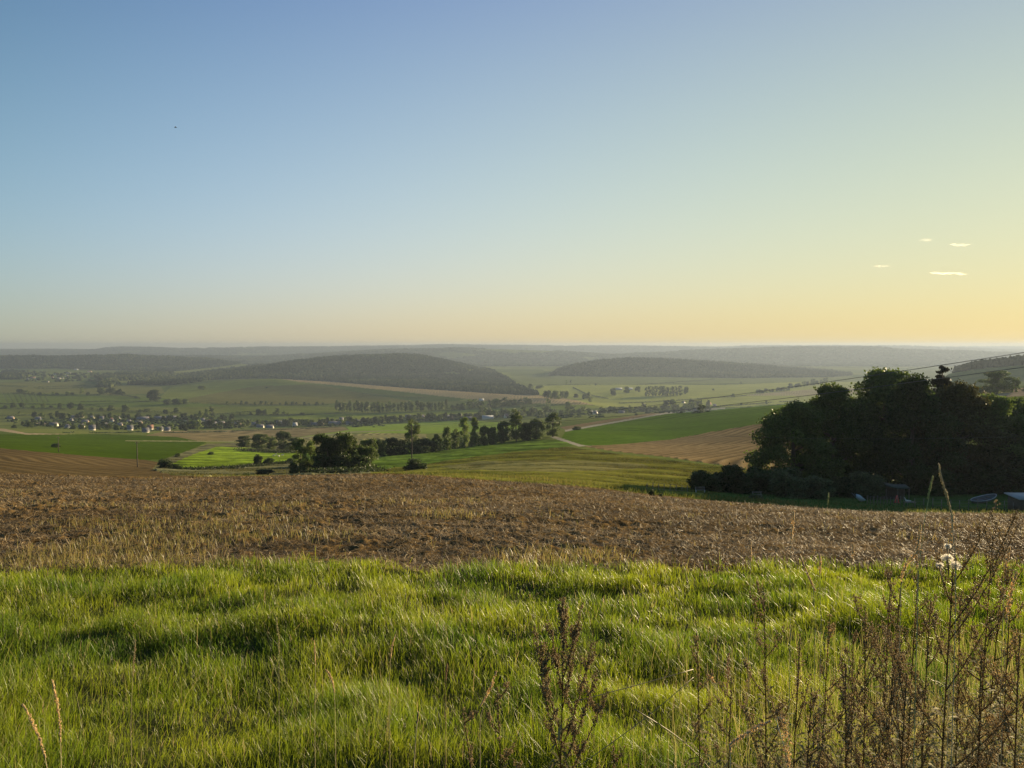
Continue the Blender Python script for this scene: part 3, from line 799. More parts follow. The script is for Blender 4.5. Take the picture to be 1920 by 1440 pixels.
# ------------------------------------------------------------------ trees
def tree_proto(kind, seed, nleaf, leaf, detail=1):
    """unit tree: height 1, crown width 1; returns (crown mesh, trunk mesh)"""
    r = np.random.default_rng(seed)
    lob, base = [], 0.2
    if kind == 'round':
        for _ in range(32 + 10 * detail):
            a = r.uniform(0, 6.28); zz = r.uniform(0.05, 0.9); prof = math.sqrt(max(0.05, 1 - abs((zz - 0.44) / 0.52) ** 3.6))
            rad = 0.36 * prof * math.sqrt(r.uniform(0.15, 1.0))
            lob.append((rad * math.cos(a), rad * math.sin(a), zz, r.uniform(0.10, 0.18), r.uniform(0.07, 0.14)))
    elif kind == 'broad':
        for _ in range(54 + 12 * detail):
            a = r.uniform(0, 6.28); zz = r.uniform(0.05, 0.93); prof = (1 - max(0, (zz - 0.30) / 0.66) ** 2.2)
            rad = 0.42 * prof * math.sqrt(r.uniform(0.1, 1.0)) 
            lob.append((rad * math.cos(a), rad * math.sin(a), zz, r.uniform(0.07, 0.15), r.uniform(0.05, 0.11)))
    elif kind == 'tall':
        for _ in range(34 + 8 * detail):
            a = r.uniform(0, 6.28); zz = r.uniform(0.06, 0.95); prof = math.sin(math.pi * min(1, max(0.12, zz * 0.94))) ** 0.6
            rad = 0.34 * prof * math.sqrt(r.uniform(0.1, 1.0))
            lob.append((rad * math.cos(a), rad * math.sin(a), zz, r.uniform(0.10, 0.18), r.uniform(0.04, 0.08)))
    elif kind == 'poplar':
        for _ in range(22):
            a = r.uniform(0, 6.28); zz = r.uniform(0.12, 0.95); prof = math.sin(math.pi * min(1, (zz * 0.92 + 0.06))) ** 0.5
            rad = 0.26 * prof * r.uniform(0.3, 1.0)
            lob.append((rad * math.cos(a), rad * math.sin(a), zz, r.uniform(0.16, 0.26), r.uniform(0.05, 0.09)))
    elif kind == 'bush':
        for _ in range(30 + 6 * detail):
            a = r.uniform(0, 6.28); zz = r.uniform(0.08, 0.82); prof = math.sqrt(max(0.05, 1 - (zz / 1.0) ** 2))
            rad = 0.36 * prof * math.sqrt(r.uniform(0.05, 1.0))
            lob.append((rad * math.cos(a), rad * math.sin(a), zz, r.uniform(0.10, 0.17), r.uniform(0.10, 0.20)))
    trunk = MB()
    if kind == 'conifer':
        pts, nr_, cs = [], [], []
        tiers = 12
        for k in range(230):
            zt = 0.10 + 0.88 * r.random() ** 0.9
            rt = 0.50 * (1 - zt) ** 0.8 + 0.02
            a = r.uniform(0, 6.28); m = max(10, int(nleaf / 230 * (0.4 + 1.6 * (1 - zt))))
            q = r.uniform(0.05, 1, m) ** 0.7; L_ = rt * r.uniform(0.6, 1.15)
            x = np.cos(a) * q * L_ + r.normal(0, 0.014, m); y = np.sin(a) * q * L_ + r.normal(0, 0.014, m)
            z = zt - 0.16 * q * L_ + 0.05 * q ** 3 * L_ + r.normal(0, 0.005, m)
            pts.append(np.stack([x, y, z], -1)); cs.append(np.full((m, 3), r.uniform(0.75, 1.15)))
        p = np.concatenate(pts); cs = np.concatenate(cs)
        col = np.array((0.030, 0.042, 0.020)) * cs
        crown = MB(); crown.cards(p, leaf * r.uniform(0.6, 1.4, len(p)), col, aspect=1.6, r=r)
        trunk.tube([(0, 0, -0.01), (0, 0, 0.5), (0, 0, 0.97)], [0.018, 0.011, 0.002], 6)
        return crown.mesh('conifer_crown'), trunk.mesh('conifer_trunk')
    P, C, Nn = [], [], []
    tot = sum(l[3] ** 2 for l in lob)
    for (x, y, z, rw, rh) in lob:
        m = max(6, int(nleaf * rw ** 2 / tot))
        d = r.normal(size=(m, 3)); d /= np.linalg.norm(d, axis=1, keepdims=True)
        rad = r.uniform(0.25, 1.0, (m, 1)) ** 0.5 * np.where(r.random((m, 1)) < .16, r.uniform(1.0, 1.45, (m, 1)), 1)
        q = d * rad * np.array((rw, rw, rh)) + np.array((x, y, z))
        P.append(q); Nn.append(d)
        tone = r.uniform(0.75, 1.25)
        base_c = np.array((0.070, 0.100, 0.020)) * tone
        C.append(base_c * r.uniform(0.7, 1.35, (m, 1)) * np.array((1, 1, 1)))
    P = np.concatenate(P); C = np.concatenate(C); Nn = np.concatenate(Nn)
    P[:, 2] = np.maximum(P[:, 2], 0.01)
    crown = MB(); crown.cards(P, leaf * r.uniform(0.6, 1.4, len(P)), C, aspect=1.2, nrm=Nn * 0.5, r=r)
    tr = 0.028 if kind != 'bush' else 0.012
    top = 0.7
    trunk.tube([(0, 0, -0.02), (0.004, 0, 0.12), (-0.01, 0.006, 0.4), (0.006, -0.004, top)], [tr * 1.35, tr, tr * 0.75, tr * 0.25], 8)
    for (x, y, z, rw, rh) in sorted(lob, key=lambda l: -l[3])[:9 if detail else 5]:
        z0 = max(0.05, min(z - 0.12, 0.55)) if kind != 'bush' else 0.03
        trunk.tube([(0, 0, z0), (x * 0.5, y * 0.5, z0 + (z - z0) * 0.6), (x, y, z)], [tr * 0.5, tr * 0.32, tr * 0.1], 5)
    return crown.mesh(kind + '_crown'), trunk.mesh(kind + '_trunk')

PROTO = {}
def protos(key, kind, nseed, nleaf, leaf, detail):
    PROTO[key] = [tree_proto(kind, 100 + 31 * k + hash_name(key), nleaf, leaf, detail) for k in range(nseed)]
def hash_name(s): return sum(ord(c) * (i + 3) for i, c in enumerate(s)) % 997
protos('big_broad', 'broad', 4, 34000, 0.019, 2)
protos('big_conifer', 'conifer', 1, 14000, 0.018, 2)
protos('big_bush', 'bush', 3, 9000, 0.045, 2)
protos('mid_round', 'round', 4, 9000, 0.034, 1)
protos('mid_tall', 'tall', 3, 5600, 0.032, 1)
protos('mid_bush', 'bush', 3, 3200, 0.055, 1)
protos('far_round', 'bush', 4, 1200, 0.085, 0)
PROTO['far_round'].append(tree_proto('round', 5, 700, 0.09, 0))
protos('far_tall', 'tall', 2, 600, 0.085, 0)
protos('far_poplar', 'poplar', 2, 500, 0.10, 0)
protos('far_bush', 'bush', 2, 500, 0.13, 0)
MT = {}
def leaf_tone(name, mul):
    if name in MT: return MT[name]
    m, N, L = new_mat(name)
    out = N.new('ShaderNodeOutputMaterial')
    a = N.new('ShaderNodeAttribute'); a.attribute_name = 'Col'
    mx = N.new('ShaderNodeVectorMath'); mx.operation = 'MULTIPLY'; mx.inputs[1].default_value = mul
    oi = N.new('ShaderNodeObjectInfo')
    mr = N.new('ShaderNodeMapRange'); mr.inputs[3].default_value = 0.78; mr.inputs[4].default_value = 1.22
    sc_ = N.new('ShaderNodeVectorMath'); sc_.operation = 'SCALE'
    p = N.new('ShaderNodeBsdfPrincipled'); p.inputs['Roughness'].default_value = 0.6; p.inputs['Specular IOR Level'].default_value = 0.2
    tr = N.new('ShaderNodeBsdfTranslucent'); mix = N.new('ShaderNodeMixShader'); mix.inputs[0].default_value = 0.35
    L.new(a.outputs['Color'], mx.inputs[0]); L.new(mx.outputs[0], sc_.inputs[0]); L.new(oi.outputs['Random'], mr.inputs[0]); L.new(mr.outputs[0], sc_.inputs['Scale'])
    L.new(sc_.outputs[0], p.inputs['Base Color']); L.new(sc_.outputs[0], tr.inputs[0])
    L.new(p.outputs[0], mix.inputs[1]); L.new(tr.outputs[0], mix.inputs[2]); L.new(mix.outputs[0], out.inputs['Surface'])
    MT[name] = m
    return m
TONES = {'green': leaf_tone('leaf_green', (1.0, 1.0, 1.0)), 'dark': leaf_tone('leaf_dark', (0.5, 0.55, 0.6)),
         'light': leaf_tone('leaf_light', (1.7, 1.6, 1.5)), 'copper': leaf_tone('leaf_copper', (0.85, 0.58, 0.75)), 'grey': leaf_tone('leaf_grey', (1.3, 1.15, 2.2))}
cnt = {}
def plant(key, loc, h, w, label, cat='tree', group=None, name='tree', tone='green', parts=True, dz=0.0):
    k = cnt.get(key, 0); cnt[key] = k + 1
    pr = PROTO[key]; cm, tm = pr[k % len(pr)]
    root = empty(name, (loc[0], loc[1], loc[2] - 0.15 + dz), random.uniform(0, 6.28), (w, w, h))
    tag(root, label, cat, group)
    c = bpy.data.objects.new('crown', cm); COL.objects.link(c); c.parent = root
    if not cm.materials: cm.materials.append(TONES['green'])
    c.material_slots[0].link = 'OBJECT'; c.material_slots[0].material = TONES[tone]
    if parts:
        if not tm.materials: tm.materials.append(M_BARK)
        t_ = bpy.data.objects.new('trunk', tm); COL.objects.link(t_); t_.parent = root
    return root
def plant_px(key, px, py_base, h_px, w_px, label, Y=None, **kw):
    """stand a tree where the photograph shows its foot, with the size it has there"""
    if Y is None:
        x, y, z = ground_at(px, py_base, 66)
    else:
        x = (px - 960) / F * Y * 1.0; y = Y; z = hz(x, y)
    return plant(key, (x, y, z), h_px * y / F, w_px * y / F, label, **kw)

# --- the big clump on the right, beyond the garden
G = 'big trees of the dark clump on the right'
def big(px, Y, top, w, key, tone, label, **kw):
    x = (px - 960) / F * Y; z = hz(x, Y); zt = -tanpy(top) * Y
    return plant(key, (x, Y, z), zt - z + 0.15, w * Y / F, label, group=G, tone=tone, **kw)
big(1490, 124, 752, 190, 'big_broad', 'green', 'dark broadleaf tree with low drooping boughs, leftmost of the big clump', name='broadleaf_tree')
big(1565, 132, 718, 190, 'big_broad', 'green', 'round topped broadleaf tree, second from the left in the big clump', name='broadleaf_tree')
big(1660, 138, 690, 215, 'big_broad', 'green', 'tall broadleaf tree filling the middle of the big clump, left of the spruce', name='broadleaf_tree')
big(1715, 126, 705, 190, 'big_broad', 'dark', 'dark broadleaf tree standing directly left of the spruce top', name='broadleaf_tree')
big(1768, 134, 683, 150, 'big_conifer', 'copper', 'pointed spruce rising above the big clump', name='spruce_tree')
big(1790, 128, 716, 210, 'big_broad', 'copper', 'slightly reddish brown leaved tree in front of the spruce', name='copper_beech')
big(1868, 134, 738, 200, 'big_broad', 'green', 'broadleaf tree right of the copper leaved tree, yellowish upper edge', name='broadleaf_tree')
big(1905, 146, 744, 200, 'big_broad', 'green', 'broadleaf tree standing behind the others above the rowing boat', name='broadleaf_tree')
big(1960, 138, 745, 210, 'big_broad', 'green', 'broadleaf tree cut by the right edge of the photo', name='broadleaf_tree')
big(2050, 132, 740, 220, 'big_broad', 'green', 'broadleaf tree beyond the right edge of the photo, first past the frame', name='broadleaf_tree')
big(2160, 122, 735, 220, 'big_broad', 'green', 'broadleaf tree beyond the right edge of the photo, second past the frame', name='broadleaf_tree')
big(2290, 114, 735, 230, 'big_broad', 'green', 'broadleaf tree beyond the right edge of the photo, third past the frame', name='broadleaf_tree')
big(2440, 104, 730, 240, 'big_broad', 'green', 'broadleaf tree beyond the right edge of the photo, last past the frame', name='broadleaf_tree')
G = 'bushes at the foot of the dark clump'
big(1325, 106, 882, 78, 'big_bush', 'dark', 'low dark bush at the left end of the clump, beside the sunlit slope', cat='bush', name='bush')
big(1372, 108, 868, 90, 'big_bush', 'dark', 'dark bush, second from the left under the big clump', cat='bush', name='bush')
big(1425, 114, 872, 90, 'big_bush', 'dark', 'dark bush between the left end bushes and the greyer willow bush', cat='bush', name='bush')
big(1480, 106, 876, 95, 'big_bush', 'grey', 'grey green willow bush at the foot of the leftmost big tree', cat='bush', name='bush')
big(1535, 108, 890, 80, 'big_bush', 'grey', 'grey green bush left of the white wheelbarrow', cat='bush', name='bush')
big(1628, 112, 878, 85, 'big_bush', 'grey', 'rounded grey green bush behind the white wheelbarrow', cat='bush', name='bush')
big(1580, 114, 892, 70, 'big_bush', 'dark', 'dark bush between the two grey green bushes left of the lean-to', cat='bush', name='bush')
big(1421, 96, 926, 34, 'big_bush', 'grey', 'small grey leafed bush in the garden by the field edge', cat='bush', name='bush')
big(1750, 122, 868, 120, 'big_bush', 'dark', 'dark undergrowth bush under the copper leaved tree', cat='bush', name='bush')
big(1850, 124, 862, 130, 'big_bush', 'dark', 'dark undergrowth bush behind the rowing boat', cat='bush', name='bush')
big(1940, 124, 850, 140, 'big_bush', 'dark', 'dark undergrowth bush at the right edge behind the hut', cat='bush', name='bush')

# --- trees of the middle distance
G = 'trees in the hollow below the ploughed field'
MID = [ # key, px, base row, height px, width px, tone, label
 ('mid_round', 457, 838, 22, 30, 'green', 'low round tree at the left end of the row below the corn field'),
 ('mid_round', 487, 843, 32, 36, 'green', 'round tree, second from the left in the row below the corn field'),
 ('mid_round', 508, 842, 26, 26, 'green', 'small tree squeezed between two bigger round trees below the corn field'),
 ('mid_round', 531, 843, 36, 36, 'dark', 'darkest and biggest round tree of the row below the corn field'),
 ('mid_round', 553, 845, 26, 30, 'green', 'tree just left of the tall pale tree in the hollow'),
]
for k, px, pb, h, w_, tn, lb in MID:
    plant_px(k, px, pb, h, w_, lb, group=G, tone=tn, name='broadleaf_tree')
MID2 = [
 ('mid_tall', 561, 188, 818, 40, 'light', 'slender pale green tree, leftmost of the tall group in the hollow'),
 ('mid_tall', 580, 195, 826, 34, 'light', 'thin light tree between the slender pale tree and the massive dark one'),
 ('mid_round', 612, 190, 806, 64, 'dark', 'massive dark tree, left half of the biggest pair in the hollow'),
 ('mid_round', 640, 192, 806, 64, 'green', 'massive dark tree, right half of the biggest pair in the hollow'),
 ('mid_round', 683, 194, 834, 48, 'green', 'bright edged bushy tree at the right of the biggest pair in the hollow'),
 ('mid_bush', 548, 184, 862, 22, 'green', 'low shrub at the foot of the slender pale tree'),
 ('mid_round', 655, 262, 822, 44, 'green', 'tree showing behind the biggest pair, to its right'),
 ('mid_round', 688, 275, 818, 44, 'green', 'round tree behind the bright edged bushy tree'),
 ('mid_round', 709, 330, 822, 38, 'green', 'round tree just right of the bright edged bushy tree, standing farther back'),
 ('mid_round', 733, 338, 820, 34, 'dark', 'dark upright tree left of the middle utility pole'),
 ('mid_round', 752, 342, 824, 30, 'green', 'tree touching the middle utility pole from the left'),
 ('mid_tall', 773, 345, 786, 38, 'light', 'tall loose pale tree directly behind the middle utility pole'),
 ('mid_round', 800, 348, 820, 48, 'dark', 'dark round tree, first right of the middle utility pole'),
 ('mid_round', 790, 340, 836, 40, 'dark', 'low dark tree at the foot of the tall loose tree'),
 ('mid_tall', 819, 350, 812, 26, 'green', 'narrow tree, second right of the middle utility pole'),
 ('mid_tall', 838, 354, 800, 26, 'green', 'narrow tree, third right of the middle utility pole'),
 ('mid_tall', 853, 362, 804, 24, 'green', 'narrow tree, fourth right of the middle utility pole'),
 ('mid_tall', 871, 372, 778, 26, 'light', 'tall thin tree with bare gaps, left one of two rising above the row'),
 ('mid_tall', 889, 384, 782, 22, 'light', 'tall thin tree with bare gaps, right one of two rising above the row'),
 ('mid_round', 908, 388, 798, 26, 'green', 'low tree between the two thin trees and the dark round one of the row'),
 ('mid_round', 924, 394, 800, 26, 'green', 'low reddish green tree touching the dark round tree of the row'),
 ('mid_round', 943, 400, 787, 32, 'dark', 'dark round tree in the right half of the row'),
 ('mid_tall', 968, 405, 767, 34, 'green', 'tallest tree of the row, right of the dark round tree'),
 ('mid_round', 986, 410, 790, 28, 'dark', 'dark low tree between the tallest tree and the end of the row'),
 ('mid_round', 1006, 416, 785, 36, 'green', 'broad tree at the right end of the row, next to the lone tree'),
 ('mid_tall', 1037, 430, 770, 40, 'green', 'lone tree with a bare trunk at the bend of the field track'),
 ('mid_bush', 600, 186, 850, 50, 'dark', 'dark bush under the left half of the biggest pair in the hollow'),
 ('mid_bush', 640, 186, 846, 52, 'dark', 'dark bush under the right half of the biggest pair in the hollow'),
 ('mid_bush', 672, 188, 848, 56, 'dark', 'bush filling the foot of the bright edged bushy tree'),
 ('mid_bush', 575, 190, 862, 26, 'green', 'bush at the foot of the thin light tree in the hollow'),
]
for k, px, Y, top, w_, tn, lb in MID2:
    x = (px - 960) / F * Y; z = hz(x, Y); h = -tanpy(top) * Y - z
    plant(k, (x, Y, z), max(h, 2) + 0.15, w_ * Y / F, lb, group=G, tone=tn, name='shrub' if k == 'mid_bush' else 'broadleaf_tree', cat='shrub' if k == 'mid_bush' else 'tree')
G = 'shrubs on the rough ground beyond the crest'
SH = [(310,878,20,36,'dark shrub beside the left utility pole, left one of two'),(331,880,13,26,'low dark shrub, right one of two near the left utility pole'),
 (333,856,7,12,'tiny shrub on the strip between the two bright green fields'),(484,872,22,22,'upright shrub on the edge of the bright meadow'),
 (504,870,14,26,'low shrub just right of the upright shrub by the bright meadow'),(497,890,12,44,'wide low bramble on the rough grass left of the tall trees'),
 (462,893,8,20,'small bramble left of the wide low bramble'),(778,889,24,50,'dense dark bush at the foot of the middle utility pole'),
 (105,839,9,22,'ragged bush at the foot of the leftmost utility pole'),(1222,930,17,16,'small dark shrub on the field edge left of the garden'),(1082,806,8,22,'small dark thicket in the tan strip below the village road'),
 (1238,931,9,12,'tiny shrub just right of the small dark shrub on the field edge'),(545,866,8,20,'flat shrub left of the tall trees in the hollow'),(395,852,6,14,'tiny shrub at the upper end of the bright meadow')]
for px, pb, h, w_, lb in SH:
    if px == 778:
        Y = 199; x = (px - 960) / F * Y
        plant('mid_bush', (x, Y, hz(x, Y)), 26 * Y / F, w_ * Y / F, lb, group=G, tone='dark', name='shrub', cat='shrub')
    else:
        plant_px('mid_bush', px, pb, h, w_, lb, group=G, tone='dark' if h > 10 else 'green', name='shrub', cat='shrub')

# --- lone and hedgerow trees of the valley, each standing on its own foot
ORD = ['leftmost', 'second from left', 'third from left', 'fourth from left', 'fifth from left', 'sixth from left', 'seventh from left', 'eighth from left', 'ninth from left', 'tenth from left'] + \
      [w + ' from left' for w in ('eleventh twelfth thirteenth fourteenth fifteenth sixteenth seventeenth eighteenth nineteenth twentieth twenty-first twenty-second twenty-third twenty-fourth twenty-fifth twenty-sixth twenty-seventh twenty-eighth twenty-ninth thirtieth thirty-first thirty-second thirty-third thirty-fourth thirty-fifth thirty-sixth').split()]
def listing(place, items, tone='dark', key='far_round', group=None):
    items = sorted(items)
    for i, it in enumerate(items):
        px, pb, h, w_ = it[:4]
        k = it[4] if len(it) > 4 else key
        desc = {'mid_bush': 'big dome shaped tree', 'far_round': 'round tree', 'far_tall': 'upright tree', 'far_poplar': 'slim poplar', 'far_bush': 'low bush'}[k]
        cat = 'bush' if k == 'far_bush' else 'tree'
        plant_px(k, px, pb, h, w_, '%s %s, %s' % (desc, place, ORD[i]), group=group or desc + 's ' + place, tone=it[5] if len(it) > 5 else (random.choice((tone, 'dark', 'green', 'green', 'light')) if tone == 'dark' else tone), parts=h > 13, name={'far_poplar': 'poplar_tree', 'far_bush': 'bush'}.get(k, 'broadleaf_tree'), cat=cat)
def row(x0, y0, x1, y1, n, h0, h1, jit=1.0, keys=('far_round',), wide=1.1):
    out = []
    for i in range(n):
        f = (i + random.uniform(0.2, 0.8)) / n
        h = random.uniform(h0, h1)
        out.append((x0 + (x1 - x0) * f, y0 + (y1 - y0) * f + random.uniform(-jit, jit), h, h * wide * random.uniform(0.8, 1.3), random.choice(keys)))
    return out
listing('in the hedge above the near village', [(10,766,7,10),(25,765,11,13),(42,765,12,13),(62,765,5,10),(81,766,10,11),(96,766,6,10),(112,766,11,12),(132,767,14,15),(152,768,14,13),(172,769,5,10),(190,770,7,11),(208,771,12,16),(235,773,16,16),(262,773,6,8),(276,773,7,16),(310,776,9,12),(330,775,11,12)])
listing('along the meadow hedge left of the big round tree', [(38,737,9,16),(50,738,7,12),(62,740,5,8),(75,741,6,10),(100,741,6,10),(107,741,5,9),(127,741,9,10),(135,741,5,9),(153,738,12,11,'far_tall'),(165,741,6,9),(190,739,13,20),(207,739,14,22),(222,740,12,17),(230,742,8,12),(255,747,5,8)])
listing('standing alone in the fields of the valley', [(288,752,23,31,'mid_bush'),(378,731,9,18),(1193,779,5,9),(1117,723,5,6),(1389,721,6,6),(1374,745,8,9),(1390,760,5,6),(1437,758,7,7),(1337,732,4,6),(36,775,4,7),(398,697,3,5),(500,728,3,6)])
listing('in the copse right of the big round tree', row(308,759,352,758,7,9,13,1))
listing('in the hedge below the rounded field', row(424,758,610,760,16,4,8,0.5))
listing('in the hedge line right of the village centre', [(485,778,13,14),(496,778,12,12),(514,778,6,9),(520,778,13,13,'far_tall'),(532,778,7,10),(540,778,5,8),(567,779,6,12),(450,778,4,7),(470,778,6,7)])
listing('in the poplar plantation', row(628,771,720,775,17,18,24,1.2,('far_poplar',),0.5) + row(722,773,840,769,17,17,24,1.2,('far_poplar',),0.5), tone='green')
listing('in the wood edge past the poplars', row(835,770,1000,758,17,10,18,1.5,('far_round', 'far_tall')))
listing('among the houses of the near village', row(20,800,330,806,24,7,14,3) , tone='dark')
listing('behind the houses of the near village', row(60,784,440,788,30,8,14,2))
listing('right of the village farm roofs', row(335,806,470,802,13,12,19,2,('far_round','far_tall')) + [(398,786,24,15,'far_tall'),(388,784,19,13),(376,782,13,13)])
listing('among the right hand houses of the village', row(480,800,720,794,26,8,16,2.5))
listing('between the village and the wooded slope', row(700,792,900,785,17,10,16,2) + [(905,782,22,22),(917,784,20,18)])
listing('near the white gabled house beyond the hollow', row(925,782,1110,776,18,10,19,2,('far_round','far_tall')) + [(1028,772,26,17,'far_tall'),(1066,766,15,16)])
listing('in the village end by the long lane', row(1120,775,1330,770,22,8,18,2,('far_round','far_round','far_tall')))
listing('on the right of the lane, near the slim poplar', [(1314,768,22,6,'far_poplar'),(1251,765,16,20),(1261,764,17,18),(1296,765,18,20),(1309,766,17,18),(1285,768,12,16),(1328,763,14,10),(1242,768,11,14),(1286,739,16,12),(1175,737,13,14),(1150,736,9,16),(1196,735,12,14)])
listing('in the pale meadows beyond the village', [(1026,747,17,20),(1040,748,18,22),(1055,746,14,16),(1062,747,15,14),(1080,746,8,12),(1095,749,12,10),(1102,747,14,14),(1107,754,12,10),(995,731,12,11),(1010,729,7,16),(1016,727,6,9),(940,727,8,10),(1062,720,8,6,'far_tall'),(1070,719,7,6,'far_tall'),(1150,742,10,14),(960,724,8,10),(978,728,6,10)])
listing('in the hazy row below the right hand hill', row(1415,738,1480,733,10,6,9,0.8) + row(1480,728,1550,718,9,8,13,0.8))
listing('in the dark rectangular wood', row(1210,743,1278,742,12,17,20,0.4,('far_tall',),0.55), tone='dark')
listing('by the far white village', row(50,702,160,704,14,4,7,3) + row(170,704,200,720,5,7,12,2))
# the big hazy tree at the right, above the clump
x, Y = (1871 - 960) / F * 520, 520
plant('mid_round', (x, Y, hz(x, Y)), -tanpy(694) * Y - hz(x, Y), 66 * Y / F, 'large hazy tree standing behind the big clump near the right edge', group='hazy trees on the right hand rise', tone='green', name='broadleaf_tree')
for px, top, w_, lb in ((1905, 706, 22, 'small hazy tree right of the large hazy tree'), (1833, 724, 30, 'low hazy tree left of the large hazy tree'), (1930, 730, 30, 'small hazy tree at the right edge below the wooded ridge')):
    x = (px - 960) / F * Y
    plant('far_round', (x, Y, hz(x, Y)), max(3, -tanpy(top) * Y - hz(x, Y)), w_ * Y / F, lb, group='hazy trees on the right hand rise', tone='green', name='broadleaf_tree')

# --- hedges: each one a continuous thing
def hedge(pts, h_px, label):
    mb = MB()
    P0 = []
    for (a, b) in zip(pts[:-1], pts[1:]):
        g0, g1 = ground_at(*a), ground_at(*b)
        L_ = math.hypot(g1[0] - g0[0], g1[1] - g0[1])
        n_ = max(3, int(L_ / 3.0))
        f = (np.arange(n_) + rng.uniform(0, 1, n_)) / n_
        P0.append(np.stack([g0[0] + (g1[0] - g0[0]) * f, g0[1] + (g1[1] - g0[1]) * f], -1))
    P0 = np.concatenate(P0); ym0 = P0[:, 1].mean()
    if ym0 < 700: P0 = np.repeat(P0, 7, 0) + rng.normal(0, 1.3, (len(P0) * 7, 2))
    keep_ = fbm(P0[:, 0], P0[:, 1], 30, 2, 151) > (0.30 if ym0 > 700 else 0.2)
    P0 = P0[keep_]
    ym = P0[:, 1].mean()
    hh_ = h_px * ym / F * rng.uniform(0.6, 1.3, len(P0))
    z0 = height(P0[:, 0], P0[:, 1])
    k = 26
    P = np.repeat(np.stack([P0[:, 0], P0[:, 1], z0], -1), k, 0)
    H = np.repeat(hh_, k)
    P[:, 0] += rng.normal(0, 1.6, len(P)); P[:, 1] += rng.normal(0, 1.2, len(P)); P[:, 2] += rng.uniform(0, 1, len(P)) ** 0.8 * H
    mb.cards(P, rng.uniform(0.7, 1.5, len(P)) * (1.0 if ym > 700 else 0.4), np.array((0.045, 0.065, 0.02)) * (1.0 if ym > 700 else 0.55) * rng.uniform(0.6, 1.5, (len(P), 1)))
    o = obj('hedge', mb.mesh('hedge'), M_LEAF)
    tag(o, label, 'hedge', 'hedges between the valley fields')
hedge([(0,766),(150,768),(240,772),(340,776)], 3.2, 'long hedge running above the near village below its meadow trees')
hedge([(20,738),(100,742),(230,742),(262,748)], 2.6, 'hedge line running left from the big round tree, under small trees')
hedge([(70,730),(150,728),(240,722),(340,716)], 2.2, 'hedge climbing from the far white village towards the wooded hill')
hedge([(150,754),(230,753),(310,754)], 1.8, 'short hedge just left of the copse in the middle meadow')
hedge([(352,756),(480,760),(620,760)], 2.6, 'dark hedge at the foot of the rounded field')
hedge([(430,778),(560,778),(640,776)], 2.0, 'hedge behind the right hand half of the village')
hedge([(680,739),(760,745),(800,746)], 1.8, 'hedge between two fields on the right shoulder of the rounded field')
hedge([(0,724),(70,727),(160,724)], 2.0, 'hedge crossing the far left meadows below the small village')
hedge([(0,780),(60,779),(150,777),(230,781)], 2.4, 'hedge behind the left end of the near village')
hedge([(300,786),(400,778),(480,772)], 2.0, 'hedge running up to the right from the village farm roofs')
hedge([(0,757),(100,759),(200,762)], 1.8, 'thin hedge in the meadows below the orchard')
hedge([(300,722),(380,716),(420,712)], 1.6, 'thin hedge below the wood edge left of the rounded field')
hedge([(640,790),(760,785),(900,780),(1040,771)], 2.4, 'hedge line along the lane past the village')
hedge([(120,812),(240,812),(300,808)], 2.0, 'clipped hedge in front of the village gardens')
hedge([(900,760),(1000,763),(1090,757)], 2.0, 'hedge under the tan field at the foot of the rounded hill')
hedge([(1330,765),(1420,757),(1500,752)], 1.6, 'hedge along the top of the green crop near the big clump')
hedge([(1160,757),(1250,753),(1400,742)], 1.6, 'thin hedge crossing the pale meadows beyond the village')
hedge([(1020,722),(1200,722),(1340,712)], 1.5, 'thin hedge at the far side of the pale meadows')
hedge([(300,812),(450,808),(640,801)], 1.6, 'hedge along the upper edge of the corn field')
hedge([(345,880),(430,878),(485,872),(560,866)], 2.4, 'dark hedge bank along the lower edge of the bright meadow')
hedge([(700,856),(760,852),(830,845),(900,834),(960,825),(1015,816)], 15, 'rank undergrowth at the feet of the trees in the hollow')
hedge([(588,889),(650,889),(700,885)], 10, 'low undergrowth along the foot of the biggest pair of trees')
hedge([(450,846),(500,848),(560,850)], 6, 'undergrowth below the row of round trees by the corn field')
hedge([(1075,727),(1100,740),(1140,748)], 1.6, 'short hedge by the cluster of trees in the pale meadows')
# garden shrubs and hedges that fill the village
VG = []
for (x0, x1, ya, yb, nn) in ((15, 110, 785, 800, 60), (110, 350, 786, 806, 330), (350, 470, 788, 804, 120), (470, 720, 790, 801, 170), (720, 900, 781, 790, 110), (900, 1130, 774, 784, 120), (1130, 1335, 766, 775, 120), (50, 200, 700, 716, 90), (185, 215, 708, 722, 30)):
    for q_ in range(nn):
        a = ground_at(random.uniform(x0, x1), random.uniform(ya, yb), 500); VG.append(a)
VG = np.array(VG); sz = VG[:, 1] / 1500
t_ = rng.random((len(VG), 1))
bv, bf, bc = blobs(VG[:, 0], VG[:, 1], VG[:, 2] - 1, rng.uniform(2.5, 7, len(VG)) * sz, rng.uniform(2, 6, len(VG)) * sz, np.array((0.028, 0.045, 0.014)) * (1 - t_) + np.array((0.07, 0.09, 0.03)) * t_)
tag(obj('village_shrubbery', mesh_np('village_shrubbery', bv, [bf], bc), M_WOOD), kind='stuff')
# orchard of small trees in rows at the far left
mb = MB()
PO = []
for i in range(9):
    for j in range(14):
        a = ground_at(6 + i * 9.5 + j * 0.6, 738 + j * 1.25)
        PO.append(a)
PO = np.array(PO)
P = np.repeat(PO, 30, 0); P[:, :2] += rng.normal(0, 1.2, (len(P), 2)); P[:, 2] += rng.uniform(0.2, 3.4, len(P))
mb.cards(P, 0.9, np.array((0.05, 0.07, 0.025)) * rng.uniform(0.6, 1.4, (len(P), 1)))
tag(obj('orchard', mb.mesh('orchard'), M_LEAF), kind='stuff')

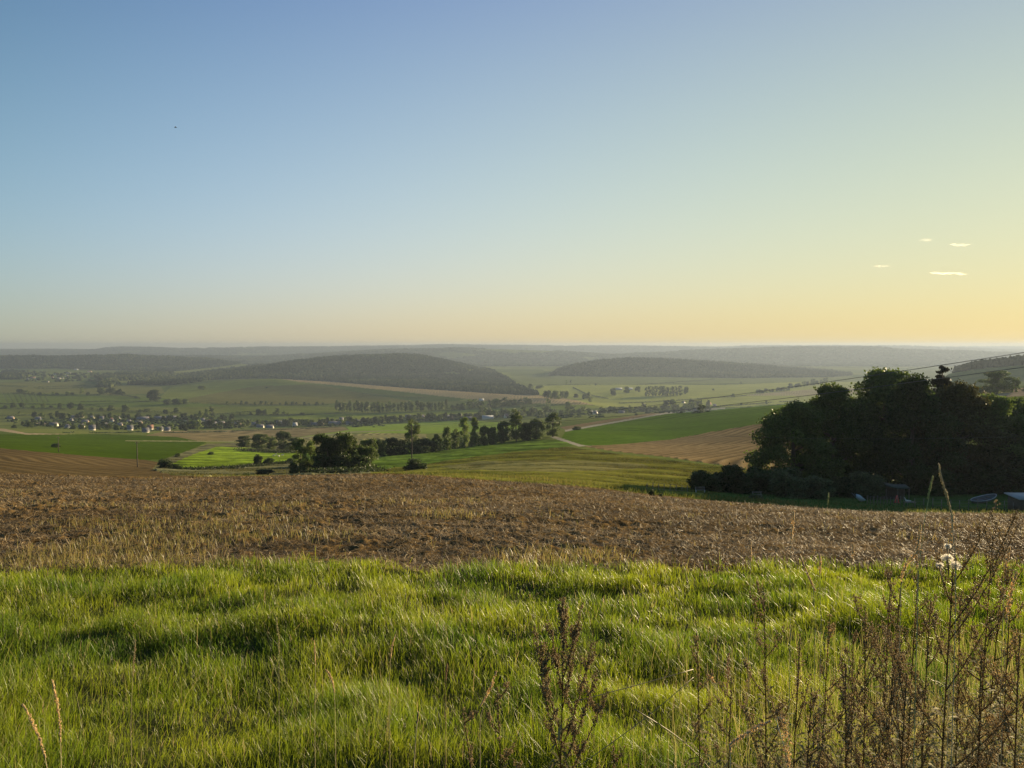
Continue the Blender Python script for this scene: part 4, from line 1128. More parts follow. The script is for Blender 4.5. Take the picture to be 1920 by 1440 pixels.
# ------------------------------------------------------------------ houses
M_WALLW = mat_plain('white_render', (0.60, 0.55, 0.46), 0.9, (0.8, 0.08))
M_WALLB = mat_plain('brick_wall', (0.34, 0.24, 0.18), 0.9, (1.2, 0.2))
M_ROOF = mat_plain('slate_roof', (0.10, 0.10, 0.11), 0.6, (1.0, 0.25))
M_ROOFR = mat_plain('tile_roof', (0.24, 0.13, 0.09), 0.8, (1.0, 0.25))
M_SHED = mat_plain('sheet_metal', (0.30, 0.31, 0.31), 0.7, (0.6, 0.15))
def house_meshes(L_, W_, e, r_):
    w = MB()
    x, y = L_ / 2, W_ / 2
    w.add([(-x,-y,-1),(x,-y,-1),(x,y,-1),(-x,y,-1),(-x,-y,e),(x,-y,e),(x,y,e),(-x,y,e),(-x,0,e+r_),(x,0,e+r_)],
          [(4,7,8),(5,9,6)][:0] or [(4, 8, 7), (5, 6, 9)], [(0,1,5,4),(1,2,6,5),(2,3,7,6),(3,0,4,7)])
    rf = MB()
    o = 0.5; t_ = 0.22
    for sg in (-1, 1):
        a = (-x-o, sg*(y+o), e - r_*o/y); b = (x+o, sg*(y+o), e - r_*o/y); c = (x+o, 0, e+r_+0.02); d = (-x-o, 0, e+r_+0.02)
        v = [a, b, c, d] + [(p[0], p[1], p[2] + t_) for p in (a, b, c, d)]
        rf.add(v, None, [(0,1,2,3),(4,7,6,5),(0,4,5,1),(1,5,6,2),(2,6,7,3),(3,7,4,0)])
    ch = MB(); ch.box((x * 0.55, 0.3, e + r_ + 0.2), (0.7, 0.7, 1.5))
    return w.mesh('wall'), rf.mesh('roof'), ch.mesh('chimney')
HP = {'small': house_meshes(9, 7, 2.0, 5.0), 'long': house_meshes(14, 8, 2.0, 5.0), 'barn': house_meshes(26, 13, 3.4, 5.0), 'tall': house_meshes(9, 7.5, 3.2, 5.4)}
HM = {}
def house(px, py, kind, rot, wallm, roofm, label, group):
    label = label.replace(', metal roof,', '')
    x, y, z = ground_at(px, py, 500)
    root = empty({'barn': 'barn'}.get(kind, 'house'), (x, y, z), R(rot), (.84, .84, .84))
    tag(root, label, 'barn' if kind == 'barn' else 'house', group)
    key = (kind, wallm.name, roofm.name)
    if key not in HM:
        w, r_, c = (m.copy() for m in HP[kind])
        w.materials.append(wallm); r_.materials.append(roofm); c.materials.append(M_WALLB)
        HM[key] = (w, r_, c)
    w, r_, c = HM[key]
    o1 = bpy.data.objects.new('wall', w); COL.objects.link(o1); o1.parent = root
    o2 = bpy.data.objects.new('roof', r_); COL.objects.link(o2); o2.parent = root
    if kind != 'barn':
        o3 = bpy.data.objects.new('chimney', c); COL.objects.link(o3); o3.parent = o2
    return root
rots = [-12, -24, -6, -18, -30, -10, -22, 4, -16, -28]
def houses(place, items, group):
    items = sorted(items)
    for i, it in enumerate(items):
        px, py, kind = it[:3]
        rot = it[3] if len(it) > 3 else rots[(i * 7 + 3) % len(rots)]
        wm = it[4] if len(it) > 4 else M_WALLW
        rm = it[5] if len(it) > 5 else (M_ROOFR if (i * 5) % 7 == 2 else M_ROOF)
        d = ('pale' if wm in (M_WALLW, M_SHED) else 'brick') + {'small': ' cottage', 'long': ' long low house', 'barn': ' barn', 'tall': ' two storey house'}[kind] + (', red tiled roof,' if rm == M_ROOFR else ', dark roof,' if rm == M_ROOF else ', metal roof,')
        house(px, py, kind, rot, wm, rm, ('%s %s, %s' % (d, place, ORD[i])).replace('two storey', 'tall').replace('long low', 'long'), group)
houses('in the near village', [(72,787,'long'),(20,786,'long',10,M_WALLB),(134,790,'small'),(137,784,'small'),(153,783,'small'),(173,785,'small'),(191,787,'tall',24),(210,791,'tall',-28),(222,786,'small'),(242,793,'small'),(101,799,'long',8),(127,803,'small'),(153,802,'small'),(173,807,'tall',26),(244,807,'tall',28),(282,806,'tall',30),(300,808,'small',30),(314,808,'small',26),(345,803,'small'),(260,795,'long',2,M_WALLB),(273,811,'small',32),(196,800,'long',-6,M_WALLB),(225,799,'small',12,M_WALLB),(160,793,'long',4,M_WALLB)], 'houses of the near village')
houses('in the village centre', [(300,787,'barn',4,M_WALLB,M_ROOF),(322,786,'barn',-6,M_WALLB,M_ROOF),(268,788,'barn',8,M_WALLB,M_ROOF),(380,791,'tall',24),(390,794,'tall',20),(400,797,'long',18),(373,796,'long',-10,M_WALLB),(415,796,'long',4,M_WALLB),(350,794,'small',22)], 'houses of the near village')
houses('in the right half of the village', [(440,797,'barn',2,M_WALLB),(488,802,'long',0,M_WALLW),(506,803,'long',0,M_WALLW),(527,797,'tall',78),(540,797,'long',10,M_WALLB),(553,800,'tall',30,M_WALLW,M_SHED),(595,799,'barn',2,M_WALLB),(628,797,'barn',-8,M_WALLB),(655,796,'long',10),(672,793,'long',-12,M_WALLB),(700,790,'small',20),(522,795,'small',30),(478,797,'long',6,M_WALLB),(640,788,'small',28)], 'houses of the near village')
houses('left of the lone tree', [(765,783,'long',12),(790,783,'long',-8,M_WALLB),(838,785,'barn',14),(860,781,'long',-6,M_WALLB),(915,786,'barn',-2,M_WALLW,M_SHED),(949,783,'tall',40),(880,787,'long',0,M_WALLB)], 'houses on the lane past the village')
houses('right of the lone tree', [(1108,775,'small',20),(1116,777,'tall',30),(1165,775,'long',4,M_WALLB),(1262,765,'small',26),(1281,756,'small',30),(1329,759,'long',20,M_WALLB,M_ROOFR),(1340,762,'small',10,M_WALLW),(1305,771,'long',-4,M_WALLB)], 'houses at the lane end')
houses('far out in the pale meadows', [(1160,731,'barn',4,M_SHED,M_SHED),(1180,731,'barn',-6,M_WALLW,M_SHED),(903,752,'long',10,M_WALLW,M_SHED),(1530,752,'long',0)], 'sheds in the pale meadows')
houses('in the small far village', [(52,712,'long'),(62,710,'barn',10,M_WALLW,M_ROOFR),(71,713,'long'),(77,712,'small',30),(86,704,'long'),(90,717,'small'),(104,703,'barn',6,M_WALLW,M_ROOF),(109,711,'barn',24),(117,710,'long',30),(129,701,'barn',6),(139,710,'long',28),(154,711,'long',30),(143,694,'barn',0,M_SHED,M_SHED),(168,698,'barn',4,M_WALLW,M_ROOFR),(98,709,'long',-10,M_WALLW,M_ROOFR),(125,706,'long',16)], 'houses of the small white village')

# ------------------------------------------------------------------ poles and wires
M_POLE = mat_plain('weathered_wood', (0.16, 0.13, 0.10), 0.9, (4.0, 0.3))
M_DPOLE = mat_plain('tarred_wood', (0.06, 0.05, 0.04), 0.9, (4.0, 0.3))
M_WIRE = mat_plain('wire_metal', (0.06, 0.06, 0.06), 0.5, (2.0, 0.1))
M_CERAM = mat_plain('ceramic', (0.25, 0.18, 0.14), 0.3, (5.0, 0.1))
def pole(px, Y, h, label, w_=0.14):
    x = (px - 960) / F * Y; z = hz(x, Y)
    root = empty('utility_pole', (x, Y, z - 0.2), R(-12))
    tag(root, label, 'utility pole', 'wooden utility poles')
    mb = MB(); mb.tube([(0, 0, 0), (0.02, 0, h * 0.5), (0, 0, h)], [w_ * 1.2, w_, w_ * 0.75], 8)
    obj('pole_shaft', mb.mesh('pole_shaft', True), M_DPOLE, root)
    mb = MB(); mb.box((0, w_ * 1.0, h - 0.45), (1.3, 0.08, 0.10))
    ca = obj('crossarm', mb.mesh('crossarm'), M_DPOLE, root)
    for k in (-0.65, 0.0, 0.65):
        mb = MB(); mb.tube([(k, w_, h - 0.4), (k, w_, h - 0.28), (k, w_, h - 0.2), (k, w_, h - 0.14)], [0.03, 0.055, 0.05, 0.02], 8)
        obj('insulator', mb.mesh('insulator', True), M_CERAM, ca)
    return np.array((x, Y, z - 0.2 + h))
t1 = pole(253, 240, 8.4, 'wooden utility pole standing on the ploughed slope at the left')
t0 = pole(105, 330, 7.0, 'small wooden utility pole in the green crop at the far left', 0.12)
t2 = pole(771, 206, 12.4, 'tall wooden utility pole rising beside the trees in the middle')
def wire(a, b, sag, label, r_=0.030):
    f = np.linspace(0, 1, 60)[:, None]
    p = np.array(a) * (1 - f) + np.array(b) * f
    p[:, 2] -= sag * 4 * (f * (1 - f))[:, 0]
    mb = MB(); mb.tube(p, r_, 5)
    tag(obj('power_line', mb.mesh('power_line', True), M_WIRE), label, 'wire', 'overhead wires')
e1, e2 = at(2080, 636, 62), at(2080, 666, 62)
wire(t2 + np.array((0.6, 0, -0.2)), e1, 1.6, 'upper overhead wire from the middle pole past the big clump to the right edge')
wire(t2 + np.array((-0.4, 0, -0.35)), e2, 1.9, 'lower overhead wire running from the middle pole across the top of the big clump')
wire(at(1360, 818, 95), at(2080, 812, 95), 0.5, 'thin overhead wire crossing the dark clump at half its height', 0.012)

# ------------------------------------------------------------------ things in the garden
def garden(px, Y, py=None):
    x = (px - 960) / F * Y
    return (x, Y, hz(x, Y))
M_BLUE = mat_plain('pale_blue_plastic', (0.50, 0.56, 0.60), 0.4, (3.0, 0.08))
M_METAL = mat_plain('galvanised_metal', (0.35, 0.36, 0.36), 0.5, (6.0, 0.15), 0.2)
M_RUBBER = mat_plain('black_rubber', (0.03, 0.03, 0.03), 0.8, (6.0, 0.1))
M_RED = mat_plain('red_paint', (0.75, 0.10, 0.07), 0.5, (4.0, 0.12))
M_PLANK = mat_plain('dark_planks', (0.10, 0.07, 0.05), 0.85, (5.0, 0.3))
M_HULL = mat_plain('grey_hull_paint', (0.09, 0.10, 0.10), 0.5, (3.0, 0.15))
M_WHITE = mat_plain('white_feather', (0.6, 0.58, 0.52), 0.8, (9.0, 0.1))
# wheelbarrow tipped on its nose
g = garden(1616, 104)
wb = tag(empty('wheelbarrow', (g[0], g[1], g[2] + 0.35), R(10)), 'pale blue wheelbarrow with its handles up to the left, on the garden lawn', 'wheelbarrow')
wb.scale = (.82, .82, .82)
mb = MB()
tub = np.array([(-.55,-.42,.45),(.75,-.42,.45),(.75,.42,.45),(-.55,.42,.45),(-.35,-.25,-.05),(.4,-.25,-.05),(.4,.25,-.05),(-.35,.25,-.05)])
inner = tub * np.array((.93, .9, 1)) + np.array((0, 0, .02)); inner[4:, 2] += .03
mb.add(np.vstack([tub, inner]), None, [(4,5,1,0),(5,6,2,1),(6,7,3,2),(7,4,0,3),(7,6,5,4),(8,9,13,12),(9,10,14,13),(10,11,15,14),(11,8,12,15),(12,13,14,15),(0,1,9,8),(1,2,10,9),(2,3,11,10),(3,0,8,11)])
v_ = mb.v[0]; a_ = R(38); ca, sa = math.cos(a_), math.sin(a_)
tilt = lambda q: np.stack([q[:, 0] * ca + q[:, 2] * sa, q[:, 1], -q[:, 0] * sa + q[:, 2] * ca], -1)
mb.v[0] = tilt(v_) * 1.15
obj('tub', mb.mesh('tub'), M_BLUE, wb)
for sg in (-1, 1):
    mb = MB(); mb.tube(tilt(np.array([(.6, sg * .2, -.12), (-.3, sg * .26, -.06), (-1.1, sg * .32, .10), (-1.35, sg * .32, .12)])) * 1.1, 0.03, 6)
    obj('handle', mb.mesh('handle', True), M_METAL, wb)
mb = MB(); th = np.linspace(0, 2 * math.pi, 17)
mb.tube(np.stack([.72 + .19 * np.cos(th), th * 0, -.42 + .19 * np.sin(th)], -1), 0.05, 6)
obj('wheel', mb.mesh('wheel', True), M_RUBBER, wb)
# red A-shaped frame
g = garden(1688, 103)
fr = tag(empty('folding_frame', g, R(8)), 'narrow red A-shaped frame standing in front of the lean-to', 'garden frame')
for sg in (-1, 1):
    mb = MB(); mb.tube([(sg * .33, 0, -.05), (sg * .2, 0, .42), (sg * .03, 0, 1.08)], [0.075, .065, .045], 6)
    obj('leg', mb.mesh('leg'), M_RED, fr)
mb = MB(); mb.box((0, 0, .16), (.54, .05, .13)); obj('crossbar', mb.mesh('crossbar'), M_RED, fr)
mb = MB(); mb.box((0, -.01, .78), (.16, .045, .5), taper=.45); obj('panel', mb.mesh('panel'), M_RED, fr)
# rowing boat
g = garden(1852, 106)
bt = tag(empty('rowing_boat', (g[0], g[1], g[2] + .25), R(38)), 'grey rowing boat with a pale rim lying on the lawn under the trees', 'boat')
bt.rotation_euler = (R(8), R(-9), R(14))
nS, nR = 22, 9
u_ = np.linspace(-1, 1, nS)
half = 0.78 * (1 - np.abs(u_) ** 2.4) ** 0.7 + 0.02
hullv = []
for i in range(nS):
    for j in range(nR):
        a_ = math.pi * j / (nR - 1)
        hullv.append((u_[i] * 2.1, math.cos(a_) * half[i], .42 + .14 * u_[i] ** 2 - math.sin(a_) ** .7 * (.46 * (1 - .45 * u_[i] ** 4))))
hullv = np.array(hullv)
inn = hullv * np.array((.97, .93, 1)); inn[:, 2] = inn[:, 2] * .94 + .03
ff = []
for i in range(nS - 1):
    for j in range(nR - 1):
        q = i * nR + j
        ff.append((q, q + 1, q + 1 + nR, q + nR)); q += nS * nR
        ff.append((q, q + nR, q + 1 + nR, q + 1))
mb = MB(); mb.add(np.vstack([hullv, inn]), None, ff)
obj('hull', mb.mesh('hull', True), M_HULL, bt)
rim = np.array([(u_[i] * 2.12, half[i] * .98, .43 + .14 * u_[i] ** 2) for i in range(nS)] + [(u_[i] * 2.12, -half[i] * .98, .43 + .14 * u_[i] ** 2) for i in range(nS - 1, -1, -1)] + [(u_[0] * 2.12, half[0], .57)])
mb = MB(); mb.tube(rim, .05, 6); obj('gunwale', mb.mesh('gunwale', True), M_METAL, bt)
for xx_ in (-.9, .1, 1.0):
    mb = MB(); mb.box((xx_, 0, .3), (.22, 1.3 * (1 - abs(xx_) ** 2.4 / 5.9), .04)); obj('thwart', mb.mesh('thwart'), M_PLANK, bt)
# lean-to with a sagging roof
g = garden(1684, 110)
ls = tag(empty('lean_to_shed', g, R(-6)), 'dark open lean-to with a sagging roof behind the red frame', 'shed')
ls.scale = (.62, .7, .8)
mb = MB()
xs = np.linspace(-2.6, 2.9, 12)
top = 2.35 - 0.09 * xs - 0.12 * np.cos(xs)
v_ = np.array([(x_, y_, z_ + (0.35 if y_ > 0 else 0) + dz_) for dz_ in (0, .1) for x_, z_ in zip(xs, top) for y_ in (-1.4, 1.4)])
f_ = []
for i in range(11):
    a = 2 * i; f_ += [(a, a + 2, a + 3, a + 1), (a + 24, a + 25, a + 27, a + 26), (a, a + 24, a + 26, a + 2), (a + 1, a + 3, a + 27, a + 25)]
f_ += [(0, 1, 25, 24), (22, 46, 47, 23)]
mb.add(v_, None, f_)
obj('roof', mb.mesh('roof'), mat_plain('mossy_roof', (0.045, 0.048, 0.03), 0.9, (3.0, 0.3)), ls)
for xx_, yy_ in ((-2.4, -1.2), (0.1, -1.2), (2.6, -1.2), (-2.4, 1.2), (2.6, 1.2)):
    mb = MB(); mb.box((xx_, yy_, 1.05), (.12, .12, 2.3)); obj('post', mb.mesh('post'), M_POLE, ls)
mb = MB()
for k in range(26): mb.box((-2.4 + k * .2, 1.3, 1.1), (.18, .04, 2.3 + .05 * (k % 3)))
obj('back_wall', mb.mesh('back_wall'), M_PLANK, ls)
# hut at the right edge
g = garden(1930, 92)
ht = tag(empty('hut', (g[0], g[1], g[2]), R(4)), 'low dark hut with a pale flat roof at the right edge of the lawn', 'hut')
mb = MB()
for k in range(17): mb.box((-1.28 + k * .16, -1.0, .72), (.15, .04 + .01 * (k % 3), 1.6))
for k in range(13): mb.box((-1.35, -1.0 + k * .165, .72), (.04 + .01 * (k % 2), .155, 1.6))
for k in range(13): mb.box((1.35, -1.0 + k * .165, .72), (.04, .155, 1.6))
mb.box((0, 1.05, .72), (2.6, .05, 1.6))
obj('wall', mb.mesh('wall'), M_PLANK, ht)
mb = MB(); mb.add([(-1.7,-1.3,1.50),(1.8,-1.3,1.42),(1.8,1.3,1.72),(-1.7,1.3,1.80),(-1.7,-1.3,1.62),(1.8,-1.3,1.54),(1.8,1.3,1.84),(-1.7,1.3,1.92)], None, [(0,3,2,1),(4,5,6,7),(0,1,5,4),(1,2,6,5),(2,3,7,6),(3,0,4,7)])
obj('roof', mb.mesh('roof'), M_SHED, ht)
mb = MB(); mb.box((.2, -1.06, .7), (.7, .06, 1.4)); dr = obj('door', mb.mesh('door'), M_POLE, ht)
mb = MB(); mb.box((.46, -1.11, .7), (.05, .05, .16)); obj('handle', mb.mesh('handle'), M_METAL, dr)
# bench-like garden table
g = garden(1713, 96)
tb = tag(empty('garden_table', g, R(5)), 'small weathered table on the lawn right of the red frame', 'table')
mb = MB()
for k in range(5): mb.box((0, -.3 + k * .15, .62), (1.3, .13, .04))
obj('tabletop', mb.mesh('tabletop'), M_POLE, tb)
for a_, b_ in ((-.5, -.25), (.5, -.25), (-.5, .25), (.5, .25)):
    mb = MB(); mb.tube([(a_ * 1.1, b_ * 1.2, 0), (a_, b_, .6)], .035, 6); obj('leg', mb.mesh('leg'), M_POLE, tb)
# goose
def skin_body(name, joints, edges, loc, mat, label, cat, rz=0, group=None):
    me = bpy.data.meshes.new(name)
    me.from_pydata([j[:3] for j in joints], edges, [])
    o = bpy.data.objects.new(name, me); COL.objects.link(o)
    o.location = loc; o.rotation_euler = (0, 0, rz)
    m = o.modifiers.new('skin', 'SKIN'); m.use_smooth_shade = True
    for k, j in enumerate(joints): me.skin_vertices[0].data[k].radius = (j[3], j[3])
    me.skin_vertices[0].data[0].use_root = True
    o.modifiers.new('sub', 'SUBSURF').levels = 1
    me.materials.append(mat)
    tag(o, label, cat, group)
    return o
g = garden(1709, 103)
skin_body('goose', [(0,0,.34,.17),(-.25,0,.36,.09),(-.4,0,.42,.03),(.2,0,.38,.12),(.33,0,.52,.05),(.36,0,.7,.04),(.42,0,.76,.05),(.54,0,.73,.015),(.02,.07,.16,.03),(.03,.07,0.0,.02),(.02,-.07,.16,.03),(.03,-.07,0.0,.02)],
          [(0,1),(1,2),(0,3),(3,4),(4,5),(5,6),(6,7),(0,8),(8,9),(0,10),(10,11)], g, M_WHITE, 'white goose on the lawn between the red frame and the tall weed stalks', 'goose', R(160))
# fences of the garden: thin posts and wire
def fence(pxs, Y0, Y1, h, label):
    P = [garden(p, Y0 + (Y1 - Y0) * k / (len(pxs) - 1)) for k, p in enumerate(pxs)]
    root = empty('fence', P[0]); tag(root, label, 'fence')
    o0 = np.array(P[0])
    for p in P:
        q = np.array(p) - o0
        mb = MB(); mb.tube([q, q + (random.uniform(-.04, .04), 0, h * random.uniform(.85, 1.1))], .045, 6)
        obj('post', mb.mesh('post'), M_POLE, root)
    for hh_ in (.3, .62, .92):
        mb = MB(); mb.tube([np.array(p) - o0 + (0, 0, h * hh_) for p in P], .010, 4); obj('fence_wire', mb.mesh('fence_wire'), M_WIRE, root)
fence([1632 + k * 6.3 for k in range(12)], 98, 99, 1.15, 'wire fence on thin posts between the wheelbarrow and the red frame')
fence([1722 + k * 17 for k in range(12)], 95, 90, 1.2, 'wire fence on thin posts across the lawn in front of the boat')
fence([1215 + k * 11 for k in range(8)], 84, 90, 1.0, 'low wire fence on posts at the field edge left of the dark bushes')
# two slatted benches in the shade of the left bushes
for px, Y, lb in ((1316, 97, 'weathered slatted bench in front of the leftmost dark bush'), (1424, 101, 'grey metal rack in the shade behind the small grey bush')):
    g = garden(px, Y); b_ = tag(empty('bench', g, R(4)), lb, 'bench'); b_.scale = (.75, .75, .75)
    mb = MB(); mb.box((0, 0, .45), (1.5, .42, .05)); obj('seat', mb.mesh('seat'), M_POLE, b_)
    mb = MB(); mb.box((0, .22, .72), (1.7, .04, .12)); mb.box((0, .22, .9), (1.7, .04, .1)); obj('backrest', mb.mesh('backrest'), M_POLE, b_)
    for s_ in (-.75, .75):
        mb = MB(); mb.box((s_, .0, .22), (.07, .4, .44)); mb.box((s_, .24, .7), (.07, .05, .5)); obj('leg', mb.mesh('leg'), M_METAL, b_)

# sheep in the shaded meadow
M_WOOL = mat_plain('wool', (0.55, 0.52, 0.44), 0.95, (12.0, 0.15))
for i, (px, py) in enumerate(((513, 856), (518, 854), (523, 857), (529, 855))):
    x, y, z = ground_at(px, py, 150)
    skin_body('sheep', [(0,0,.62,.27),(.42,0,.64,.24),(-.42,0,.62,.23),(.68,0,.72,.12),(.86,0,.62,.10),(1.0,0,.52,.05),(.36,.14,.3,.06),(.36,.14,0,.04),(.36,-.14,.3,.06),(.36,-.14,0,.04),(-.4,.14,.3,.06),(-.4,.14,0,.04),(-.4,-.14,.3,.06),(-.4,-.14,0,.04),(-.66,0,.55,.05)],
              [(0,1),(0,2),(1,3),(3,4),(4,5),(1,6),(6,7),(1,8),(8,9),(2,10),(10,11),(2,12),(12,13),(2,14)], (x, y, z), M_WOOL,
              'pale sheep grazing in the tree shade of the bright meadow, %s' % (ORD[i] if i < 3 else 'rightmost'), 'sheep', R(30 + 110 * i), 'sheep in the shaded meadow')

# bird and little clouds
p = at(329, 239, 90)
mb = MB()
mb.tube([(-.22,0,0),(-.1,0,.01),(.05,0,.02),(.2,0,.0),(.27,0,0)], [.01,.05,.06,.035,.005], 7, (.05,.05,.06))
wg = MB()
for sg in (-1, 1):
    wg.add([(-.06,0,.02),(.1,0,.03),(.06,sg*.3,.10),(-.05,sg*.3,.09),(-.12,sg*.55,.02),(-.06,0,.035),(.1,0,.045),(.06,sg*.3,.115),(-.05,sg*.3,.105),(-.12,sg*.55,.03)],
           [(2,3,4),(7,9,8)], [(0,1,2,3),(5,8,7,6),(0,5,6,1),(1,6,7,2)], (.05,.05,.06))
bd = tag(empty('bird', p, R(20), (.7, .7, .7)), 'tiny dark bird high in the blue sky on the left', 'bird')
M_BIRD = mat_plain('dark_feather', (0.04, 0.045, 0.05), 0.8, (9.0, 0.1))
obj('body', mb.mesh('body', True), M_BIRD, bd); obj('wing', wg.mesh('wing'), M_BIRD, bd)
mc, N, L = new_mat('cloud_vapour')
o_ = N.new('ShaderNodeOutputMaterial'); pv = N.new('ShaderNodeVolumePrincipled')
pv.inputs['Color'].default_value = (1, .96, .88, 1); pv.inputs['Density'].default_value = 0.0009; pv.inputs['Anisotropy'].default_value = 0.6
L.new(pv.outputs[0], o_.inputs['Volume'])
CL = [(1735,450,18,4,'small white cloud wisp, highest of the four at the right'),(1801,459,32,6,'brightest white cloud streak right of the highest wisp'),
      (1653,499,26,3,'faint cream cloud streak, leftmost of the four'),(1778,513,64,6,'longest thin cloud streak, lowest of the four')]
for px, py, wpx, hpx, lb in CL:
    Y = 22000
    c = at(px, py, Y)
    k = Y / F
    n_ = 14
    mb = MB()
    for i in range(n_):
        f = (i + .5) / n_ - .5
        r0 = (1 - abs(2 * f) ** 2) * random.uniform(.6, 1)
        v = ico_v * np.array((wpx * k / n_ * .95, 180, hpx * k * .26 * r0 + 6)) * (1 + rng.uniform(-.15, .15, (12, 1))) + np.array((f * wpx * k, 0, (f * hpx * -.4 + random.uniform(-.2, .2) * hpx) * k))
        mb.add(v, ico_f)
    o = obj('cloud', mb.mesh('cloud', True), mc)
    o.location = c
    tag(o, lb, 'cloud', 'little clouds in the right hand sky', 'structure')

# ------------------------------------------------------------------ foreground weeds
def stem_curve(p0, p1, bow, n=9):
    f = np.linspace(0, 1, n)[:, None]
    p = np.array(p0) * (1 - f) + np.array(p1) * f
    side = np.array((bow, bow * 0.4, 0))
    return p + side * np.sin(f * math.pi)
BROWN = np.array((0.18, 0.135, 0.07)); SEEDC = np.array((0.56, 0.45, 0.25))
def octs(P, r, col, r_=rng):
    """little seed heads"""
    n = len(P)
    d = np.array([(1,0,0),(-1,0,0),(0,1,0),(0,-1,0),(0,0,1.4),(0,0,-1.4)], float)
    v = P[:, None, :] + d[None] * (r * r_.uniform(.6, 1.4, n))[:, None, None]
    f = np.array([(0,2,4),(2,1,4),(1,3,4),(3,0,4),(2,0,5),(1,2,5),(3,1,5),(0,3,5)])
    return v.reshape(-1, 3), (f[None] + (np.arange(n) * 6)[:, None, None]).reshape(-1, 3), np.repeat(col, 6, 0)
def narrow_leaves(mb, P, D, length, width, col):
    """thin drooping leaves from points P along directions D"""
    n = len(P)
    sd = np.cross(D, np.array((0, 0, 1.0))); sd /= np.linalg.norm(sd, axis=1, keepdims=True) + 1e-9
    L_ = (length * rng.uniform(.6, 1.3, n))[:, None]; W_ = (width * rng.uniform(.7, 1.3, n))[:, None]
    m1 = P + D * L_ * .5 ; tp = P + D * L_ - np.array((0, 0, 1.0)) * L_ * .35
    v = np.stack([P, m1 - sd * W_ * .5, m1 + sd * W_ * .5, tp], 1).reshape(-1, 3)
    b = (np.arange(n) * 4)[:, None]
    mb.add(v, np.concatenate([b + np.array([[0, 1, 2]]), b + np.array([[1, 3, 2]])]), None, np.repeat(np.broadcast_to(col, (n, 3)), 4, 0))
def mugwort(pxb, Y, pxt, pyt, label, nb=16, spread=.28, dens=1.0, lo=.35, tone=1.0, branches=None, name='mugwort'):
    base = np.array((at(pxb, 1300, Y)[0], Y, 0.0)); base[2] = float(near_z(base[:1], np.array([Y]))[0]) - .01
    top = at(pxt, pyt, Y)
    H = top[2] - base[2]
    root = empty(name, base)
    tag(root, label, 'weed', 'dry mugwort stalks in the foreground')
    sd_, lf = MB(), MB(); st = sd_
    main = stem_curve((0, 0, 0), top - base, random.uniform(-.03, .03), 12)
    st.tube(main, np.linspace(.0032, .0010, 12) * (.8 + .25 * H), 6, BROWN * .75)
    if branches is None:
        branches = []
        for k in range(nb):
            f = lo + (0.97 - lo) * (k + random.random()) / nb
            branches.append((f, random.uniform(0, 6.28), spread * H * (1.08 - f) * random.uniform(.7, 1.3) + .04, random.uniform(.35, .8)))
    else:
        branches = [(f, a, l * H, o) for f, a, l, o in branches]
    segs = [(main[int(12 * .82):], 1.0)]
    for f, a, L_, out in branches:
        i = f * 11; i0 = int(min(i, 10)); p0 = main[i0] * (1 - (i - i0)) + main[i0 + 1] * (i - i0)
        d = np.array((math.cos(a) * out, math.sin(a) * out, 1.0 - out * .4)); d /= np.linalg.norm(d)
        p1 = p0 + d * L_ + np.array((0, 0, L_ * .1))
        c = stem_curve(p0, p1, 0, 6); c[:, 2] -= np.sin(np.linspace(0, 1, 6) * math.pi) * L_ * .08
        st.tube(c, np.linspace(.0018, .0006, 6), 4, BROWN * .85)
        segs.append((c, 1.0))
        for q in range(int(3 + L_ * 14)):
            g_ = random.uniform(.3, .95); j = int(g_ * 5); pp = c[j]
            a2 = random.uniform(0, 6.28); l2 = L_ * random.uniform(.08, .2) + .012
            d2 = np.array((math.cos(a2) * .45, math.sin(a2) * .45, 1)); d2 /= np.linalg.norm(d2)
            c2 = np.stack([pp, pp + d2 * l2 * .5, pp + d2 * l2])
            st.tube(c2, [.0007, .0005, .0003], 3, BROWN, cap=False)
            segs.append((c2, 1.6))
    for c, dn in segs:
        L_ = np.linalg.norm(c[-1] - c[0])
        n = max(3, int(L_ * 320 * dens * dn))
        f = rng.uniform(.18, 1, n) * (len(c) - 1); i0 = np.minimum(f.astype(int), len(c) - 2); w_ = (f - i0)[:, None]
        P = c[i0] * (1 - w_) + c[i0 + 1] * w_ + rng.normal(0, .0035, (n, 3))
        t_ = rng.random((n, 1))
        v, ff_, cc_ = octs(P, .00185, (SEEDC * (1 - t_) + np.array((.21, .155, .08)) * t_) * tone)
        sd_.add(v, ff_, None, cc_)
    # leaves: grey green low down, shrivelled above
    nl = int(90 + 90 * H)
    f = rng.uniform(0.02, .8, nl) ** 1.2 * 11; i0 = np.minimum(f.astype(int), 10); w_ = (f - i0)[:, None]
    P = main[i0] * (1 - w_) + main[i0 + 1] * w_
    a = rng.uniform(0, 6.28, nl); D = np.stack([np.cos(a), np.sin(a), rng.uniform(-.2, .9, nl)], -1); D /= np.linalg.norm(D, axis=1, keepdims=True)
    hf = (f / 11)[:, None]
    cl = np.array((.085, .115, .045)) * (1 - hf) + np.array((.30, .24, .10)) * hf
    narrow_leaves(lf, P, D, .055, .008, cl * rng.uniform(.6, 1.4, (nl, 1)))
    obj('flower_stalk', sd_.mesh('flower_stalk'), M_SEED, root); obj('leaves', lf.mesh('leaves'), M_WLEAF, root)
    return root
Rt, Lt = 0.0, math.pi
